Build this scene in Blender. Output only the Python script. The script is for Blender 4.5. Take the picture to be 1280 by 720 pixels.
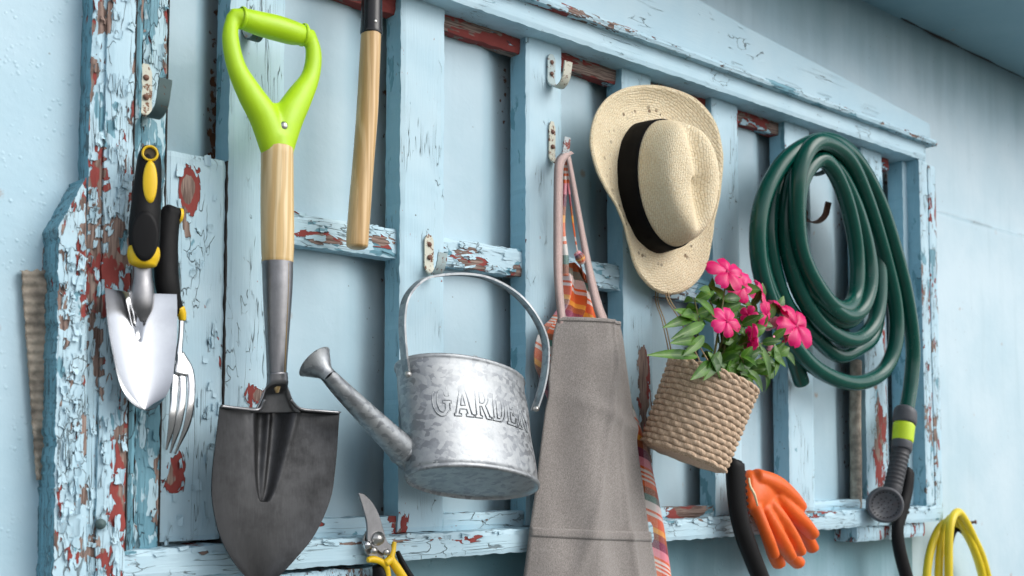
import bpy, bmesh, math, random
from math import sin, cos, pi, radians, sqrt, exp, atan2
from mathutils import Vector as V, Matrix, noise
random.seed(7)
for o in list(bpy.data.objects): bpy.data.objects.remove(o)
S = bpy.context.scene; COL = S.collection
# ------------------------------------------------------------------ camera
FPX = 1400.0; PSI = radians(41.06); PIT = radians(3.5); PPY = 486.0
CAM = V((0, -1.169, 1.35))
cp, sp_ = cos(PIT), sin(PIT)
Fv = V((sin(PSI)*cp, cos(PSI)*cp, sp_)); Rv = V((cos(PSI), -sin(PSI), 0)); Uv = Rv.cross(Fv)
cam = bpy.data.cameras.new('camera'); camo = bpy.data.objects.new('camera', cam); COL.objects.link(camo)
m = Matrix((( Rv.x, Uv.x, -Fv.x, CAM.x), (Rv.y, Uv.y, -Fv.y, CAM.y), (Rv.z, Uv.z, -Fv.z, CAM.z), (0, 0, 0, 1)))
camo.matrix_world = m
cam.sensor_width = 36; cam.lens = FPX/1280*36; cam.shift_y = (PPY-360)/1280
cam.clip_start = .02; cam.clip_end = 2000
cam.dof.use_dof = True; cam.dof.focus_distance = 1.42; cam.dof.aperture_fstop = 7.0
S.camera = camo
# ------------------------------------------------------------------ light
EL, AZ = radians(38), radians(150)      # sun: high, in front of the wall and a little to the right
w = bpy.data.worlds.new('World'); S.world = w; w.use_nodes = True
nt = w.node_tree; bg = nt.nodes['Background']
sky = nt.nodes.new('ShaderNodeTexSky'); sky.sky_type = 'NISHITA'; sky.sun_disc = False
sky.sun_elevation = EL; sky.sun_rotation = AZ; sky.dust_density = 1.5; sky.air_density = .7; sky.ozone_density = 1.0
hs = nt.nodes.new('ShaderNodeHueSaturation'); hs.inputs['Saturation'].default_value = .30     # cloud-veiled sky
nt.links.new(sky.outputs[0], hs.inputs['Color']); nt.links.new(hs.outputs[0], bg.inputs[0]); bg.inputs[1].default_value = .15
sl = bpy.data.lights.new('sun', 'SUN'); sl.energy = 1.1; sl.angle = radians(45); sl.color = (1, .97, .93)
so = bpy.data.objects.new('sun', sl); COL.objects.link(so)
sd = V((sin(AZ)*cos(EL), cos(AZ)*cos(EL), sin(EL)))
so.rotation_euler = sd.to_track_quat('Z', 'Y').to_euler()
S.view_settings.view_transform = 'Standard'; S.view_settings.look = 'None'
S.view_settings.exposure = 0.60; S.view_settings.gamma = 1
S.render.engine = 'CYCLES'
S.cycles.max_bounces = 5; S.cycles.diffuse_bounces = 3; S.cycles.glossy_bounces = 3; S.cycles.transmission_bounces = 2; S.cycles.transparent_max_bounces = 4; S.cycles.caustics_reflective = False; S.cycles.caustics_refractive = False

# ------------------------------------------------------------------ helpers
def P(px, py, d=0.0):
    """point on the plane d metres in front of the frame face, seen at that place in the photo"""
    r = Fv*FPX + Rv*(px-640) + Uv*(PPY-py)
    t = (-d-CAM.y)/r.y
    return CAM + r*t
def ZC(p): return (p-CAM).dot(Fv)
def PW(px, py, d, wpx): p = P(px, py, d); return wpx*ZC(p)/FPX      # metres covered by wpx pixels there
def nz(x, y, z=0): return noise.noise(V((x, y, z)))

def tag(o, label=None, cat=None, group=None, kind=None):
    if label: o['label'] = label
    if cat: o['category'] = cat
    if group: o['group'] = group
    if kind: o['kind'] = kind
    return o
def thing(name, loc, label, cat, group=None):
    o = bpy.data.objects.new(name, None); COL.objects.link(o); o.location = loc; o.empty_display_size = .02
    return tag(o, label, cat, group)
def wloc(o):
    l = V(o.location); p = o.parent
    while p: l += V(p.location); p = p.parent
    return l
def link(name, me, mat, parent=None, smooth=True):
    o = bpy.data.objects.new(name, me); COL.objects.link(o)
    if mat:
        for mm in (mat if isinstance(mat, (list, tuple)) else [mat]): me.materials.append(mm)
    if smooth:
        for p in me.polygons: p.use_smooth = True
    if parent: o.parent = parent; o.location = -wloc(parent)
    return o
class MB:
    def __init__(s): s.v = []; s.f = []; s.mi = []; s.at = []; s.uv = []
    def grid(s, rows, close=False, mi=0, at=None, flip=False, capA=False, capB=False, uvs=None):
        n = len(s.v); nr = len(rows); nc = len(rows[0])
        for i, r in enumerate(rows):
            for j, p in enumerate(r):
                s.v.append(tuple(p)); s.at.append(at[i][j] if at else 0.0)
                s.uv.append(uvs[i][j] if uvs else (j/max(1, nc-1), i/max(1, nr-1)))
        for i in range(nr-1):
            for j in range(nc if close else nc-1):
                a, b = n+i*nc+j, n+i*nc+(j+1) % nc
                c, d = b+nc, a+nc
                s.f.append((a, d, c, b) if flip else (a, b, c, d)); s.mi.append(mi)
        if capA: s.f.append(tuple(n+j for j in range(nc))[::-1]); s.mi.append(mi)
        if capB: s.f.append(tuple(n+(nr-1)*nc+j for j in range(nc))); s.mi.append(mi)
    def poly(s, pts, mi=0):
        n = len(s.v)
        for p in pts: s.v.append(tuple(p)); s.at.append(0.0); s.uv.append((0, 0))
        s.f.append(tuple(range(n, n+len(pts)))); s.mi.append(mi)
    def prism(s, pts, back, mi=0, grow=None):
        """outline pts extruded by vector back"""
        q = [V(p)+V(back) for p in pts]; n = len(pts)
        s.poly(pts, mi); s.poly(q[::-1], mi)
        for i in range(n): s.poly([pts[i], q[i], q[(i+1) % n], pts[(i+1) % n]], mi)
    def box(s, a, b, mi=0):
        x0, y0, z0 = a; x1, y1, z1 = b
        s.prism([V((x0, y0, z0)), V((x1, y0, z0)), V((x1, y0, z1)), V((x0, y0, z1))], (0, y1-y0, 0), mi)
    def tube(s, path, rad, seg=16, sub=6, flat=1.0, ref=None, closed=False, cap=True, mi=0, rot=0):
        pts, rr = spline(path, rad, sub)
        fr = frames(pts, ref)
        rows = []
        for p, r, (n_, b_) in zip(pts, rr, fr):
            rows.append([p + n_*(cos(2*pi*k/seg+rot)*r) + b_*(sin(2*pi*k/seg+rot)*r*flat) for k in range(seg)])
        if cap:
            t0 = (pts[0]-pts[1]).normalized(); t1 = (pts[-1]-pts[-2]).normalized()
            def capr(c, row, t, r):
                out = []
                for a in (.95, .75, .4, .02):
                    out.append([c+(q-c)*a + t*r*.35*sqrt(max(0, 1-a*a)) for q in row])
                return out
            A = capr(pts[0], rows[0], t0, rr[0]); B = capr(pts[-1], rows[-1], t1, rr[-1])
            rows = A[::-1] + rows + B
        s.grid(rows, close=True, mi=mi)
    def lathe(s, c, ax, prof, seg=32, mi=0, sx=1, ref=None):
        ax = V(ax).normalized(); u = (V(ref) if ref else (V((0, 0, 1)) if abs(ax.z) < .9 else V((1, 0, 0))))
        u = (u-ax*u.dot(ax)).normalized(); v = ax.cross(u)
        s.grid([[V(c)+ax*h+u*(r*cos(2*pi*k/seg)*sx)+v*(r*sin(2*pi*k/seg)) for k in range(seg)] for r, h in prof], close=True, mi=mi)
    def build(s, name, mat, parent=None, smooth=True, attr=None, merge=True, sharp=None):
        me = bpy.data.meshes.new(name); me.from_pydata(s.v, [], s.f)
        me.polygons.foreach_set('material_index', s.mi)
        ul = me.uv_layers.new(name='UVMap')
        for l in me.loops: ul.data[l.index].uv = s.uv[l.vertex_index]
        if attr:
            a = me.attributes.new(attr, 'FLOAT', 'POINT'); a.data.foreach_set('value', s.at)
        bm = bmesh.new(); bm.from_mesh(me)
        if merge: bmesh.ops.remove_doubles(bm, verts=bm.verts, dist=1e-5)
        bmesh.ops.recalc_face_normals(bm, faces=bm.faces); bm.to_mesh(me); bm.free()
        o = link(name, me, mat, parent, smooth)
        if sharp:
            try: me.set_sharp_from_angle(angle=radians(sharp))
            except Exception: pass
        return o
def spline(path, rad, sub):
    path = [V(p) for p in path]
    if not isinstance(rad, (list, tuple)): rad = [rad]*len(path)
    if sub <= 1 or len(path) < 3:
        if len(path) == 2 and sub > 1:
            return [path[0].lerp(path[1], k/sub) for k in range(sub+1)], [rad[0]+(rad[1]-rad[0])*k/sub for k in range(sub+1)]
        return path, list(rad)
    P_ = [path[0]*2-path[1]]+path+[path[-1]*2-path[-2]]; R_ = [rad[0]]+list(rad)+[rad[-1]]
    out, ro = [], []
    for i in range(1, len(P_)-2):
        p0, p1, p2, p3 = P_[i-1:i+3]; r0, r1, r2, r3 = R_[i-1:i+3]
        for k in range(sub):
            t = k/sub
            f = lambda a, b, c, d: (b*2 + (c-a)*t + (a*2-b*5+c*4-d)*t*t + (b*3-a-c*3+d)*t*t*t)*.5
            out.append(f(p0, p1, p2, p3)); ro.append(f(r0, r1, r2, r3))
    out.append(path[-1]); ro.append(rad[-1])
    return out, ro
def frames(pts, ref=None):
    fr = []; n_ = None
    for i, p in enumerate(pts):
        t = (pts[min(i+1, len(pts)-1)]-pts[max(i-1, 0)]).normalized()
        if ref is not None: n_ = V(ref)
        elif n_ is None: n_ = V((0, -1, 0)) if abs(t.y) < .9 else V((1, 0, 0))
        n_ = (n_-t*n_.dot(t)).normalized()
        fr.append((n_, t.cross(n_)))
    return fr
def remesh(o, vox, sm=6):
    r = o.modifiers.new('r', 'REMESH'); r.mode = 'VOXEL'; r.voxel_size = vox; r.use_smooth_shade = True
    q = o.modifiers.new('s', 'SMOOTH'); q.iterations = sm; q.factor = .5
    return o
def pxs(L, d): return [P(x, y, d if len(r) < 1 else r[0]) for x, y, *r in L]

# ------------------------------------------------------------------ materials
class NT:
    def __init__(s, name):
        s.m = bpy.data.materials.new(name); s.m.use_nodes = True; s.t = s.m.node_tree; s.b = s.t.nodes['Principled BSDF']
    def n(s, k, **kw):
        o = s.t.nodes.new('ShaderNode'+k)
        for a, b in kw.items(): setattr(o, a, b)
        return o
    def set(s, sock, v):
        if isinstance(v, bpy.types.NodeSocket): s.t.links.new(v, sock)
        elif isinstance(v, (tuple, list)) and sock.type == 'RGBA' and len(v) == 3: sock.default_value = (*v, 1)
        else: sock.default_value = v
    def math(s, op, a, b=0.0, c=None):
        o = s.n('Math', operation=op); s.set(o.inputs[0], a); s.set(o.inputs[1], b)
        if c is not None: s.set(o.inputs[2], c)
        return o.outputs[0]
    def coord(s, k='Object'): return s.n('TexCoord').outputs[k]
    def map(s, v, sc=(1, 1, 1), loc=(0, 0, 0), rot=(0, 0, 0)):
        o = s.n('Mapping'); s.set(o.inputs[0], v); o.inputs[1].default_value = loc; o.inputs[2].default_value = rot; o.inputs[3].default_value = sc
        return o.outputs[0]
    def noise(s, v, sc=5, det=4, ro=.55, out=0, dist=0):
        o = s.n('TexNoise'); s.set(o.inputs['Vector'], v); o.inputs['Scale'].default_value = sc
        o.inputs['Detail'].default_value = det; o.inputs['Roughness'].default_value = ro; o.inputs['Distortion'].default_value = dist
        return o.outputs[out]
    def vor(s, v, sc=5, feat='F1', out='Distance', rnd=1.0, metric='EUCLIDEAN'):
        o = s.n('TexVoronoi', feature=feat)
        if feat != 'DISTANCE_TO_EDGE': o.distance = metric
        s.set(o.inputs['Vector'], v); o.inputs['Scale'].default_value = sc
        o.inputs['Randomness'].default_value = rnd
        return o.outputs[out]
    def ramp(s, f, a, b, lo=0.0, hi=1.0, smooth=True):
        o = s.n('MapRange', interpolation_type='SMOOTHSTEP' if smooth else 'LINEAR'); s.set(o.inputs[0], f)
        for i, x in zip((1, 2, 3, 4), (a, b, lo, hi)): s.set(o.inputs[i], x)
        return o.outputs[0]
    def mix(s, f, a, b):
        o = s.n('Mix', data_type='RGBA'); s.set(o.inputs[0], f); s.set(o.inputs[6], a); s.set(o.inputs[7], b); return o.outputs[2]
    def attr(s, nm):
        o = s.n('Attribute'); o.attribute_name = nm; return o.outputs['Fac']
    def bump(s, h, st=.5, dist=.002, nrm=None):
        o = s.n('Bump'); o.inputs['Strength'].default_value = st; o.inputs['Distance'].default_value = dist; s.set(o.inputs['Height'], h)
        if nrm: s.set(o.inputs['Normal'], nrm)
        return o.outputs[0]
    def out(s, col=None, rough=None, nrm=None, **kw):
        if col is not None: s.set(s.b.inputs['Base Color'], col)
        if rough is not None: s.set(s.b.inputs['Roughness'], rough)
        if nrm is not None: s.set(s.b.inputs['Normal'], nrm)
        for a, b in kw.items(): s.set(s.b.inputs[a.replace('_', ' ')], b)
        return s.m

def peel(name, wear=.2, age=.1, crack=.4, axis='Z', pale=(.48, .665, .75), turq=(.19, .42, .52), scale=1.0, redf=.5, speck=.5):
    s = NT(name); c = s.coord()
    st = (1, 1, .36) if axis == 'Z' else (.36, 1, 1)
    g = s.map(c, st)
    big = s.noise(g, 16*scale, 4, .62)
    # warp the cells so that the chips have stepped, ragged edges
    wv = s.noise(g, 70*scale, 2, .6, out=1)
    o = s.n('VectorMath', operation='SCALE'); s.set(o.inputs[0], wv); o.inputs['Scale'].default_value = .013/scale
    a = s.n('VectorMath', operation='ADD'); s.set(a.inputs[0], g); s.set(a.inputs[1], o.outputs[0]); gw = a.outputs[0]
    cell = s.vor(gw, 62*scale, 'F1', 'Color', metric='CHEBYCHEV')
    sepc = s.n('SeparateColor'); s.set(sepc.inputs[0], cell); cr, cg = sepc.outputs[0], sepc.outputs[1]
    edge = s.math('SUBTRACT', s.vor(gw, 62*scale, 'F2', metric='CHEBYCHEV'), s.vor(gw, 62*scale, 'F1', metric='CHEBYCHEV'))
    cs = s.n('SeparateColor'); s.set(cs.inputs[0], s.vor(gw, 170*scale, 'F1', 'Color', metric='CHEBYCHEV'))
    h = s.math('ADD', s.math('MULTIPLY', big, .72), s.math('ADD', s.math('MULTIPLY', cr, .16), s.math('MULTIPLY', cs.outputs[0], .13)))
    h = s.math('ADD', h, s.math('MULTIPLY', s.noise(g, 160*scale, 1, .6), .05))
    T = s.math('ADD', s.math('ADD', s.attr('wear'), .22), wear)
    dlt = s.math('SUBTRACT', h, T)                 # < 0: paint gone
    gone = s.ramp(dlt, -.004, .004, 1, 0)
    old = s.ramp(s.math('SUBTRACT', s.math('ADD', s.math('MULTIPLY', s.noise(s.map(c, st, (3, 1, 7)), 22*scale, 4, .7), .8), s.math('MULTIPLY', cg, .2)), age+.25), -.012, .012, 1, 0)
    # colours
    mott = s.noise(c, 9, 3, .6); fine = s.noise(s.map(c, (1, 1, .15) if axis == 'Z' else (.15, 1, 1)), 260, 3, .6)
    pc = s.mix(s.ramp(mott, .3, .7), pale, tuple(x*y for x, y in zip(pale, (.86, .93, .96))))
    pc = s.mix(s.math('MULTIPLY', fine, .22), pc, (.66, .80, .84))
    tc = s.mix(fine, turq, tuple(x*.6 for x in turq))
    pc = s.mix(old, pc, tc)
    # flecks
    fl = s.math('MULTIPLY', s.ramp(s.noise(g, 330, 2, .5), .70, .74), s.ramp(s.noise(c, 14, 3, .6), .5, .62))
    pc = s.mix(s.math('MULTIPLY', fl, speck), pc, (.30, .12, .10))
    dots = s.ramp(s.vor(c, 75, 'F1'), .07, .11, 1, 0)
    pc = s.mix(s.math('MULTIPLY', s.math('MULTIPLY', dots, s.ramp(s.noise(c, 11, 3), .56, .62)), .8), pc, (.08, .10, .11))
    grain = s.noise(s.map(c, (1, 1, .05) if axis == 'Z' else (.05, 1, 1)), 420, 2, .65)
    wood = s.mix(s.ramp(grain, .35, .65), (.13, .085, .07), (.34, .25, .21))
    red = s.mix(s.noise(g, 120, 4, .6), (.20, .035, .030), (.34, .075, .065))
    rsel = s.ramp(s.math('ADD', s.noise(g, 24*scale, 3, .6), s.math('MULTIPLY', cg, .12)), .46+redf*.15, .475+redf*.15, 1, 0)
    rsel = s.math('MULTIPLY', rsel, s.ramp(s.math('ADD', s.attr('wear'), s.math('MULTIPLY', s.math('SUBTRACT', big, .5), 1.2)), .34, .36, 1, 0))
    # bare wood and red coat; dark rim paints the shadow under lifted chip edges
    under = s.mix(rsel, wood, red)
    col = s.mix(gone, pc, under)
    rim = s.math('MULTIPLY', s.ramp(dlt, -.014, -.004, 0, 1), s.ramp(dlt, .002, .006, 1, 0))
    col = s.mix(s.math('MULTIPLY', rim, .62), col, (.045, .035, .035))
    # cracks
    cm = s.ramp(s.noise(g, 24, 3, .7), .66-crack*.18, .72-crack*.18)
    ck = s.math('MULTIPLY', s.ramp(edge, .006, .030, 1, 0), cm)
    gl = s.noise(s.map(c, (1, 1, .045) if axis == 'Z' else (.045, 1, 1), (2, 5, 1)), 190, 1, .55)
    hair = s.math('MULTIPLY', s.ramp(s.math('ABSOLUTE', s.math('SUBTRACT', gl, .5)), .0, .007+.012*crack, 1, 0), s.ramp(s.noise(g, 26, 1), .68-crack*.26, .74-crack*.26))
    ck = s.math('MAXIMUM', ck, hair)
    ck = s.math('MULTIPLY', ck, s.math('SUBTRACT', 1, gone))
    col = s.mix(s.math('MULTIPLY', ck, .72), col, (.05, .06, .06))
    # relief: paint film, curled lips, cracks, grain
    lip = s.ramp(dlt, .0, .03, .45, 0)
    ht = s.math('MULTIPLY', s.math('SUBTRACT', 1, gone), s.math('ADD', .8, lip))
    ht = s.math('SUBTRACT', ht, s.math('MULTIPLY', ck, .8))
    ht = s.math('ADD', ht, s.math('MULTIPLY', old, -.2))
    ht = s.math('ADD', ht, s.math('MULTIPLY', grain, .16))
    ht = s.math('ADD', ht, s.math('MULTIPLY', mott, .5))
    ht = s.math('ADD', ht, s.math('MULTIPLY', cr, s.math('MULTIPLY', cm, .25)))
    return s.out(col, s.ramp(gone, 0, 1, .5, .85), s.bump(ht, .85, .0022), Specular_IOR_Level=.35)

def sheet_mat(name, base=(.50, .63, .68), pimple=.5, ztop=None, zbot=None):
    s = NT(name); c = s.coord()
    mo = s.noise(c, 5, 5, .6); f = s.noise(c, 60, 4, .6)
    col = s.mix(s.ramp(mo, .3, .7), base, tuple(x*y for x, y in zip(base, (.83, .90, .92))))
    streak = s.noise(s.map(c, (1, 1, .08)), 30, 4, .6)
    col = s.mix(s.ramp(streak, .5, .8, 0, .22), col, (.27, .43, .48))
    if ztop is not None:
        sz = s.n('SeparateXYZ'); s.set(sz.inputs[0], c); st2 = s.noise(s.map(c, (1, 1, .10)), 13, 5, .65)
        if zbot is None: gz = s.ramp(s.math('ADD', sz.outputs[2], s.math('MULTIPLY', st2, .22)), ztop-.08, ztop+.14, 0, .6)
        else: gz = s.math('MULTIPLY', s.ramp(s.math('SUBTRACT', sz.outputs[2], s.math('MULTIPLY', st2, .22)), zbot-.34, zbot-.12, 0, .9), s.ramp(sz.outputs[0], P(330, 700).x, P(420, 700).x))  # teal below the sill: streaky stain together with painted-in shade
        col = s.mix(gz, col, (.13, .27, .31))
    dots = s.ramp(s.vor(c, 60, 'F1'), .05, .09, 1, 0)
    msk = s.ramp(s.noise(c, 9, 3), .54, .6)
    col = s.mix(s.math('MULTIPLY', s.math('MULTIPLY', dots, msk), .7), col, (.16, .17, .17))
    rb = s.attr('rust')
    rv = s.noise(c, 95, 4, .7); rdot = s.vor(s.map(c, (1, 1, .8)), 85, 'F1')
    rs = s.ramp(s.math('SUBTRACT', s.math('MULTIPLY', rb, .60), s.math('ADD', s.math('MULTIPLY', rv, .7), s.math('MULTIPLY', rdot, .45))), -.05, .02)
    stn_shade = s.ramp(s.math('SUBTRACT', rb, s.math('MULTIPLY', s.noise(s.map(c, (1, 1, .3)), 25, 4), .5)), -.15, .8, 0, .72)  # dark stain; in the pane grooves it also carries painted shade
    col = s.mix(stn_shade, col, (.12, .115, .105))
    col = s.mix(rs, col, s.mix(rv, (.03, .022, .02), (.20, .085, .035)))
    few = s.math('MULTIPLY', s.ramp(s.vor(s.map(c, (1, 1, 1), (4, 3, 2)), 13, 'F1'), .03, .11, 1, 0), s.ramp(s.noise(c, 70, 4, .7), .45, .6))
    col = s.mix(s.math('MULTIPLY', few, .6), col, (.33, .17, .07))
    ht = s.math('ADD', s.math('MULTIPLY', s.math('MULTIPLY', s.ramp(s.vor(c, 150, 'F1'), .05, .4, 1, 0), s.ramp(s.noise(c, 45, 3), .45, .65)), pimple), s.math('MULTIPLY', f, .6))
    ht = s.math('ADD', ht, s.math('MULTIPLY', mo, 3)); ht = s.math('SUBTRACT', ht, s.math('MULTIPLY', rs, .8))
    return s.out(col, s.ramp(rs, 0, 1, .42, .8), s.bump(ht, .4, .0018), Specular_IOR_Level=.4)

def plain(name, col, rough=.5, metal=0, bsc=0, bst=.3, var=.12, vsc=30, bd=.001, **kw):
    s = NT(name); c = s.coord(); f = s.noise(c, vsc, 5, .6)
    cc = s.mix(s.ramp(f, .3, .7), tuple(x*(1-var) for x in col), tuple(min(1, x*(1+var)) for x in col))
    nr = s.bump(s.noise(c, bsc, 4, .6), bst, bd) if bsc else None
    return s.out(cc, s.ramp(f, .3, .7, rough*.85, min(1, rough*1.15)), nr, Metallic=metal, **kw)

def wood_mat(name, a, b, rot=(0, 0, 0)):
    s = NT(name); c = s.coord()
    g = s.map(c, (1, 1, .12), rot=rot); q = s.noise(g, 70, 3, .5, dist=.6)
    wv = s.n('TexWave', wave_type='BANDS', bands_direction='X'); s.set(wv.inputs[0], g); wv.inputs['Scale'].default_value = 38
    wv.inputs['Distortion'].default_value = 9; wv.inputs['Detail'].default_value = 2; wv.inputs['Detail Scale'].default_value = 1.2
    col = s.mix(s.ramp(wv.outputs[1], .2, 1), b, a)
    col = s.mix(s.ramp(s.noise(s.map(c, (1, 1, .03)), 500, 3, .6), .45, .75, 0, .45), col, tuple(x*.62 for x in b))
    col = s.mix(s.ramp(q, .4, .8, 0, .4), col, tuple(x*.75 for x in b))
    return s.out(col, .42, s.bump(wv.outputs[1], .15, .0006), Coat_Weight=.15, Coat_Roughness=.3)

def galv(name):
    s = NT(name); c = s.coord()
    g = s.map(c, (2.1, 2.1, 2.6), rot=(.2, .3, .5))
    o = s.n('VectorMath', operation='SCALE'); s.set(o.inputs[0], s.noise(c, 60, 3, .6, out=1)); o.inputs['Scale'].default_value = .022
    a = s.n('VectorMath', operation='ADD'); s.set(a.inputs[0], g); s.set(a.inputs[1], o.outputs[0])
    cl = s.vor(a.outputs[0], 68, 'F1', 'Color'); sc = s.n('SeparateColor'); s.set(sc.inputs[0], cl)
    v = sc.outputs[0]
    f = s.noise(c, 240, 4, .6); lowf = s.noise(c, 16, 3, .5)
    flake = s.ramp(s.math('ADD', s.math('MULTIPLY', v, .5), s.noise(c, 42, 4, .65)), .56, .72, 0, 1)
    col = s.mix(flake, (.255, .27, .285), s.mix(v, (.29, .31, .325), (.41, .43, .44)))
    col = s.mix(s.ramp(f, .45, .8, 0, .35), col, (.30, .32, .33))
    col = s.mix(s.ramp(s.noise(c, 34, 5, .7), .55, .75, 0, .55), col, (.22, .24, .255))
    r = s.ramp(v, 0, 1, .38, .50)
    return s.out(col, s.math('ADD', r, s.math('MULTIPLY', f, .12)), s.bump(s.math('ADD', s.math('MULTIPLY', f, .5), lowf), .2, .0012), Metallic=.88)

def fabric(name, a, b, sc=900):
    s = NT(name); c = s.coord('UV')
    w1 = s.n('TexWave', bands_direction='X'); w2 = s.n('TexWave', bands_direction='Y')
    for q, dd in ((w1, 1), (w2, 2)):
        s.set(q.inputs[0], c); q.inputs['Scale'].default_value = sc*.1; q.inputs['Distortion'].default_value = 1.5; q.inputs['Detail'].default_value = 1
    oc = s.coord(); f = s.noise(s.map(oc, (1, 1, .22)), 1500, 2, .7); f2 = s.noise(s.map(oc, (.22, 1, 1)), 1500, 2, .7); lo = s.noise(oc, 14, 4)
    wv = s.math('MULTIPLY', s.math('ADD', f, f2), .5)
    col = s.mix(s.ramp(wv, .38, .62), a, b); col = s.mix(s.ramp(lo, .35, .7, 0, .3), col, a)
    ht = s.math('ADD', wv, s.math('MULTIPLY', s.math('ADD', w1.outputs[1], w2.outputs[1]), .12))
    return s.out(col, .9, s.bump(ht, .5, .0012), Specular_IOR_Level=.2, Sheen_Weight=.25, Sheen_Roughness=.5)

M = {}
ZSTAIN_T = P(1280, 98, -.03).z; ZSTAIN_SHADE_B = P(600, 694, .03).z
M['casing'] = peel('heavily_peeling_paint', .235, .10, .9, scale=1.15, redf=.52, speck=.8)
M['casing_old'] = peel('aged_turquoise_paint', .14, .30, 1.15, scale=1.2, redf=.25, pale=(.46, .65, .72), speck=.7)
M['side'] = peel('weathered_side_paint', .13, .50, 1.7, scale=1.1, turq=(.20, .45, .56))
M['post'] = peel('post_paint', .075, .055, .45, redf=.8, speck=1.0)
M['post_side_shade'] = peel('post_side_shaded_paint', .05, .12, .35, pale=(.26, .49, .60))  # darker, bluer post paint: shade of the side faces put into the colour
M['board'] = peel('board_paint', .075, .06, .62, redf=.9, speck=.9)
M['rail'] = peel('rail_paint', .19, .16, .8, axis='X', redf=.6)
M['sill'] = peel('sill_paint', .10, .07, .7, axis='X', redf=.8, speck=.8)
M['beam'] = peel('beam_paint', .035, .05, .35, axis='X', redf=.9, speck=.3)
M['worn'] = peel('worn_post_paint', .14, .12, .8, redf=.55)
M['sheet'] = sheet_mat('painted_metal_sheet', (.46, .61, .68), .12)
M['wall'] = sheet_mat('painted_wall', (.48, .66, .75), .8, ztop=-9, zbot=ZSTAIN_SHADE_B)
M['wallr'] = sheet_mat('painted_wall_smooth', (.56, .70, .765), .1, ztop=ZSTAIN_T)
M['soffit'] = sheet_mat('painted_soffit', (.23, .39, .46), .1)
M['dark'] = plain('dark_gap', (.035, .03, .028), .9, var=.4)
M['lime'] = plain('lime_plastic', (.45, .72, .008), .42, var=.04, bsc=900, bst=.05)
M['ash'] = wood_mat('ash_wood', (.82, .64, .36), (.66, .45, .19))
M['beech'] = wood_mat('beech_wood', (.72, .50, .25), (.56, .35, .14))
M['rubber'] = plain('black_rubber', (.0055, .0055, .006), .55, var=.2, bsc=1200, bst=.15, Specular_IOR_Level=.2)
M['yellow'] = plain('yellow_plastic', (.80, .52, .01), .4, var=.04)
M['galv'] = galv('galvanised_steel')
M['linen'] = fabric('grey_linen', (.20, .18, .165), (.40, .365, .34))
M['pinkstrap'] = fabric('pink_strap', (.50, .36, .33), (.66, .50, .46))
M['band'] = plain('black_ribbon', (.004, .004, .0045), .8, bsc=900, bst=.2, Specular_IOR_Level=.15)
M['hose'] = plain('green_hose_rubber', (.0015, .072, .052), .24, var=.05, vsc=60, bsc=400, bst=.05, Specular_IOR_Level=.45)
M['greyplastic'] = plain('grey_plastic', (.07, .075, .085), .5, var=.1)
M['limering'] = plain('lime_ring', (.55, .75, .02), .4, var=.04)
M['orange'] = plain('orange_rubber', (.80, .125, .010), .52, var=.07, bsc=160, bst=.2, vsc=40, Subsurface_Weight=.05)
M['cream'] = plain('cream_lining', (.8, .7, .45), .8)
M['cable'] = plain('yellow_cable', (.78, .60, .02), .4, var=.05)
M['twine'] = plain('jute_twine', (.42, .31, .18), .9, var=.3, vsc=900, bsc=900, bst=.6)
M['soil'] = plain('soil', (.05, .032, .02), .95, var=.4, vsc=200, bsc=200, bst=.8)

def steel(name, col, rough, dirt=.3, metal=1.0, brush=0):
    s = NT(name); c = s.coord(); f = s.noise(c, 38, 6, .65); g = s.noise(s.map(c, (1, 1, .12)), 500, 3, .6)
    cc = s.mix(s.ramp(f, .35, .75, 0, dirt), col, tuple(x*.45 for x in col))
    cc = s.mix(s.ramp(g, .4, .8, 0, brush), cc, tuple(x*1.5 for x in col))
    r = s.math('ADD', s.ramp(f, .3, .8, rough*.8, rough*1.4), s.math('MULTIPLY', g, .06))
    return s.out(cc, r, s.bump(s.math('ADD', f, s.math('MULTIPLY', g, .2)), .06, .0008), Metallic=metal)
M['chrome'] = steel('polished_steel', (.66, .67, .68), .13, .15)
M['steel'] = steel('dull_steel', (.29, .29, .30), .34, .4, brush=.2)
M['blade'] = steel('dark_blade_steel', (.060, .061, .063), .46, .45, .9, brush=.35)
M['screw'] = steel('screw_steel', (.6, .59, .56), .3, .3)

def hookmat(name, a=(.62, .62, .52), b=(.30, .12, .05), t=.55):
    s = NT(name); c = s.coord(); f = s.noise(c, 120, 5, .7)
    k = s.ramp(f, t, t+.03)
    return s.out(s.mix(k, a, s.mix(s.noise(c, 300), b, (.12, .06, .04))), .65, s.bump(s.math('SUBTRACT', 1, k), .5, .001))
M['hook_cream'] = hookmat('chipped_cream_hook')
M['hook_dark'] = hookmat('old_dark_green_hook', (.08, .13, .13), (.12, .08, .05), .6)
M['hook_blue'] = hookmat('chipped_blue_hook', (.42, .52, .52), (.25, .08, .05), .55)
M['hook_red'] = hookmat('chipped_red_hook', (.5, .55, .56), (.38, .06, .05), .5)
M['hook_rust'] = hookmat('rusty_hook', (.16, .07, .05), (.30, .15, .10), .5)

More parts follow.
